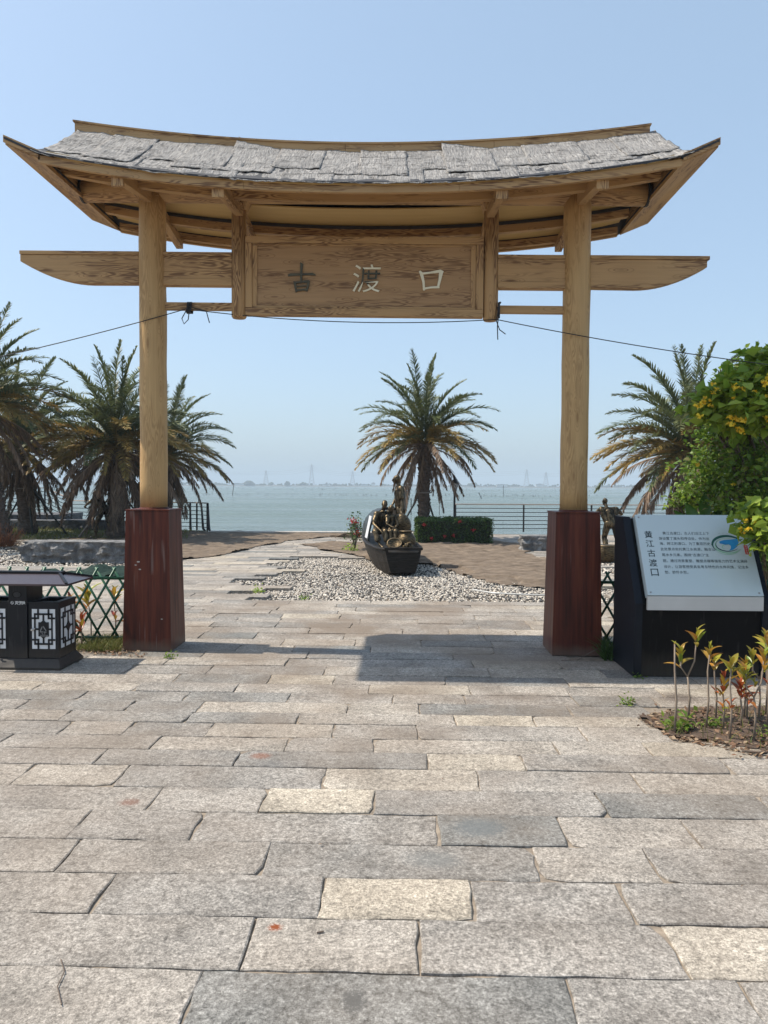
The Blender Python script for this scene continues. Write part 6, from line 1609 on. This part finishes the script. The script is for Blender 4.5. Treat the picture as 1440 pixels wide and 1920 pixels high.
def litter(region, n_, size, name, lab, z0=.012):
    xs = [p[0] for p in region]; ys = [p[1] for p in region]; P = []
    while len(P) < n_:
        x, y_ = rng.uniform(min(xs), max(xs)), rng.uniform(min(ys), max(ys))
        if inpoly(x, y_, region): P.append((x, y_, z0 + rng.uniform(0, .012)))
    P = np.array(P); d = rng.normal(size=(n_, 3)) * np.array([1, 1, .22]); d /= np.linalg.norm(d, axis=1)[:, None]; nn = np.array([0, 0, 1.0]) + rng.normal(size=(n_, 3)) * .35; w_ = np.cross(d, nn); w_ /= np.linalg.norm(w_, axis=1)[:, None]
    L = size * rng.uniform(.4, 1.5, (n_, 1)); W_ = L * rng.uniform(.08, .28, (n_, 1)); c_ = np.array([0, 0, 1.0]) * L * .08
    V = np.stack([P - d * L * .5, P + w_ * W_ + c_, P + d * L * .5, P - w_ * W_ + c_], 1).reshape(-1, 3); k_ = (np.arange(n_) * 4)[:, None]
    tag(npmesh(name, V, (k_ + np.array([[0, 1, 2, 3]])), M['litter']), lab, kind='stuff')
litter(BED, 4500, .045, 'leaf_litter', 'dead leaves and bark chips covering the croton bed', -.004)
litter([(1.45, 4.95), (1.6, 4.45), (2.2, 4.05), (2.6, 4.1), (1.75, 5.3)], 110, .03, 'leaf_litter', 'loose chips spilled on the slabs along the bed edge', .006)
litter([(-3.0, 6.65), (-2.3, 6.5), (-2.3, 6.62), (-2.6, 6.95), (-3.1, 7.0)], 420, .035, 'leaf_litter', 'dry litter in front of the green fence and left plinth', .004)
litter([(-3, 2.2), (3, 2.2), (3.3, 6.3), (-3.3, 6.3)], 60, .014, 'leaf_litter', 'a few tiny bits of leaf scattered over the slabs', .006)
def weed(x, y_, n_, s_, lab, mat='shrub_leaf'):
    t = thing('weed', lab, 'weed', (x, y_, 0)); leaf_cloud('foliage', [(x + rng.normal() * s_ * .5, y_ + rng.normal() * s_ * .3, abs(rng.normal()) * s_ * .45) for _ in range(n_)], s_ * .5, M[mat], t, .45, 1.0, 'stuff')
weed(-2.06, 6.50, 40, .07, 'small green weed at the front right foot of the left plinth')
weed(1.62, 5.26, 60, .06, 'small tuft of weed at the back corner of the croton bed')
weed(1.92, 6.0, 30, .05, 'tiny weed at the front left foot of the information stand')
weed(-2.05, 10.55, 60, .09, 'bright green moss tuft on the left edge of the pebble bed', 'shrub_leaf_bright')
weed(-1.32, 9.95, 50, .07, 'green weed where the pebble bed meets the paving')
weed(1.80, 4.72, 70, .10, 'leafy light green weed in the bed behind the leftmost croton')
weed(2.02, 4.80, 50, .08, 'light green weed between the croton stems in mid bed')
weed(2.30, 4.60, 40, .07, 'green seedling at the front right of the bed')
weed(-1.2, 17.3, 60, .16, 'yellow-green tuft on the ground beside the boat stern', 'shrub_leaf_bright')
for (pts_, r_, lab) in [([(1.42, 6.56, .006), (1.55, 6.5, .03), (1.72, 6.49, .13)], .0035, 'dry bent twig leaning on the right plinth'), ([(-1.10, 2.33, .006), (-1.06, 2.27, .007), (-1.05, 2.20, .006), (-1.0, 2.12, .006)], .0018, 'thin dark twig lying on the nearest slab at left'),
        ([(2.0, 4.34, .008), (2.08, 4.31, .012), (2.16, 4.32, .008)], .006, 'short dark stick on the slab in front of the bed'), ([(-.285, 2.50, .005), (-.262, 2.508, .005)], .003, 'small dark scrap on the slab beside the rust stain')]:
    tag(MB().tube(pts_, r_, 6).build('twig', M['branch']), lab, 'twig')
# rope and hose-like scraps by the boat
tag(MB().tube([(1.05, 10.9, .02), (1.3, 10.55, .025), (1.75, 10.42, .025), (2.2, 10.38, .02), (2.45, 10.45, .02)], .012, 6).build('rope', M['plate_lip'], smooth=True), 'pale rope lying across the pebbles at the right of the bed', 'rope')
tag(MB().tube([(-1.95, 21.5, .04), (-1.6, 21.4, .16), (-1.2, 21.6, .10), (-1.35, 21.7, .05), (-1.7, 21.55, .12), (-2.1, 21.65, .05), (-1.2, 21.35, .05), (-.7, 21.5, .03)], .03, 6).build('net_bundle', M['net'], smooth=True), 'loose bundle of brown net rope at the far end of the path', 'rope')
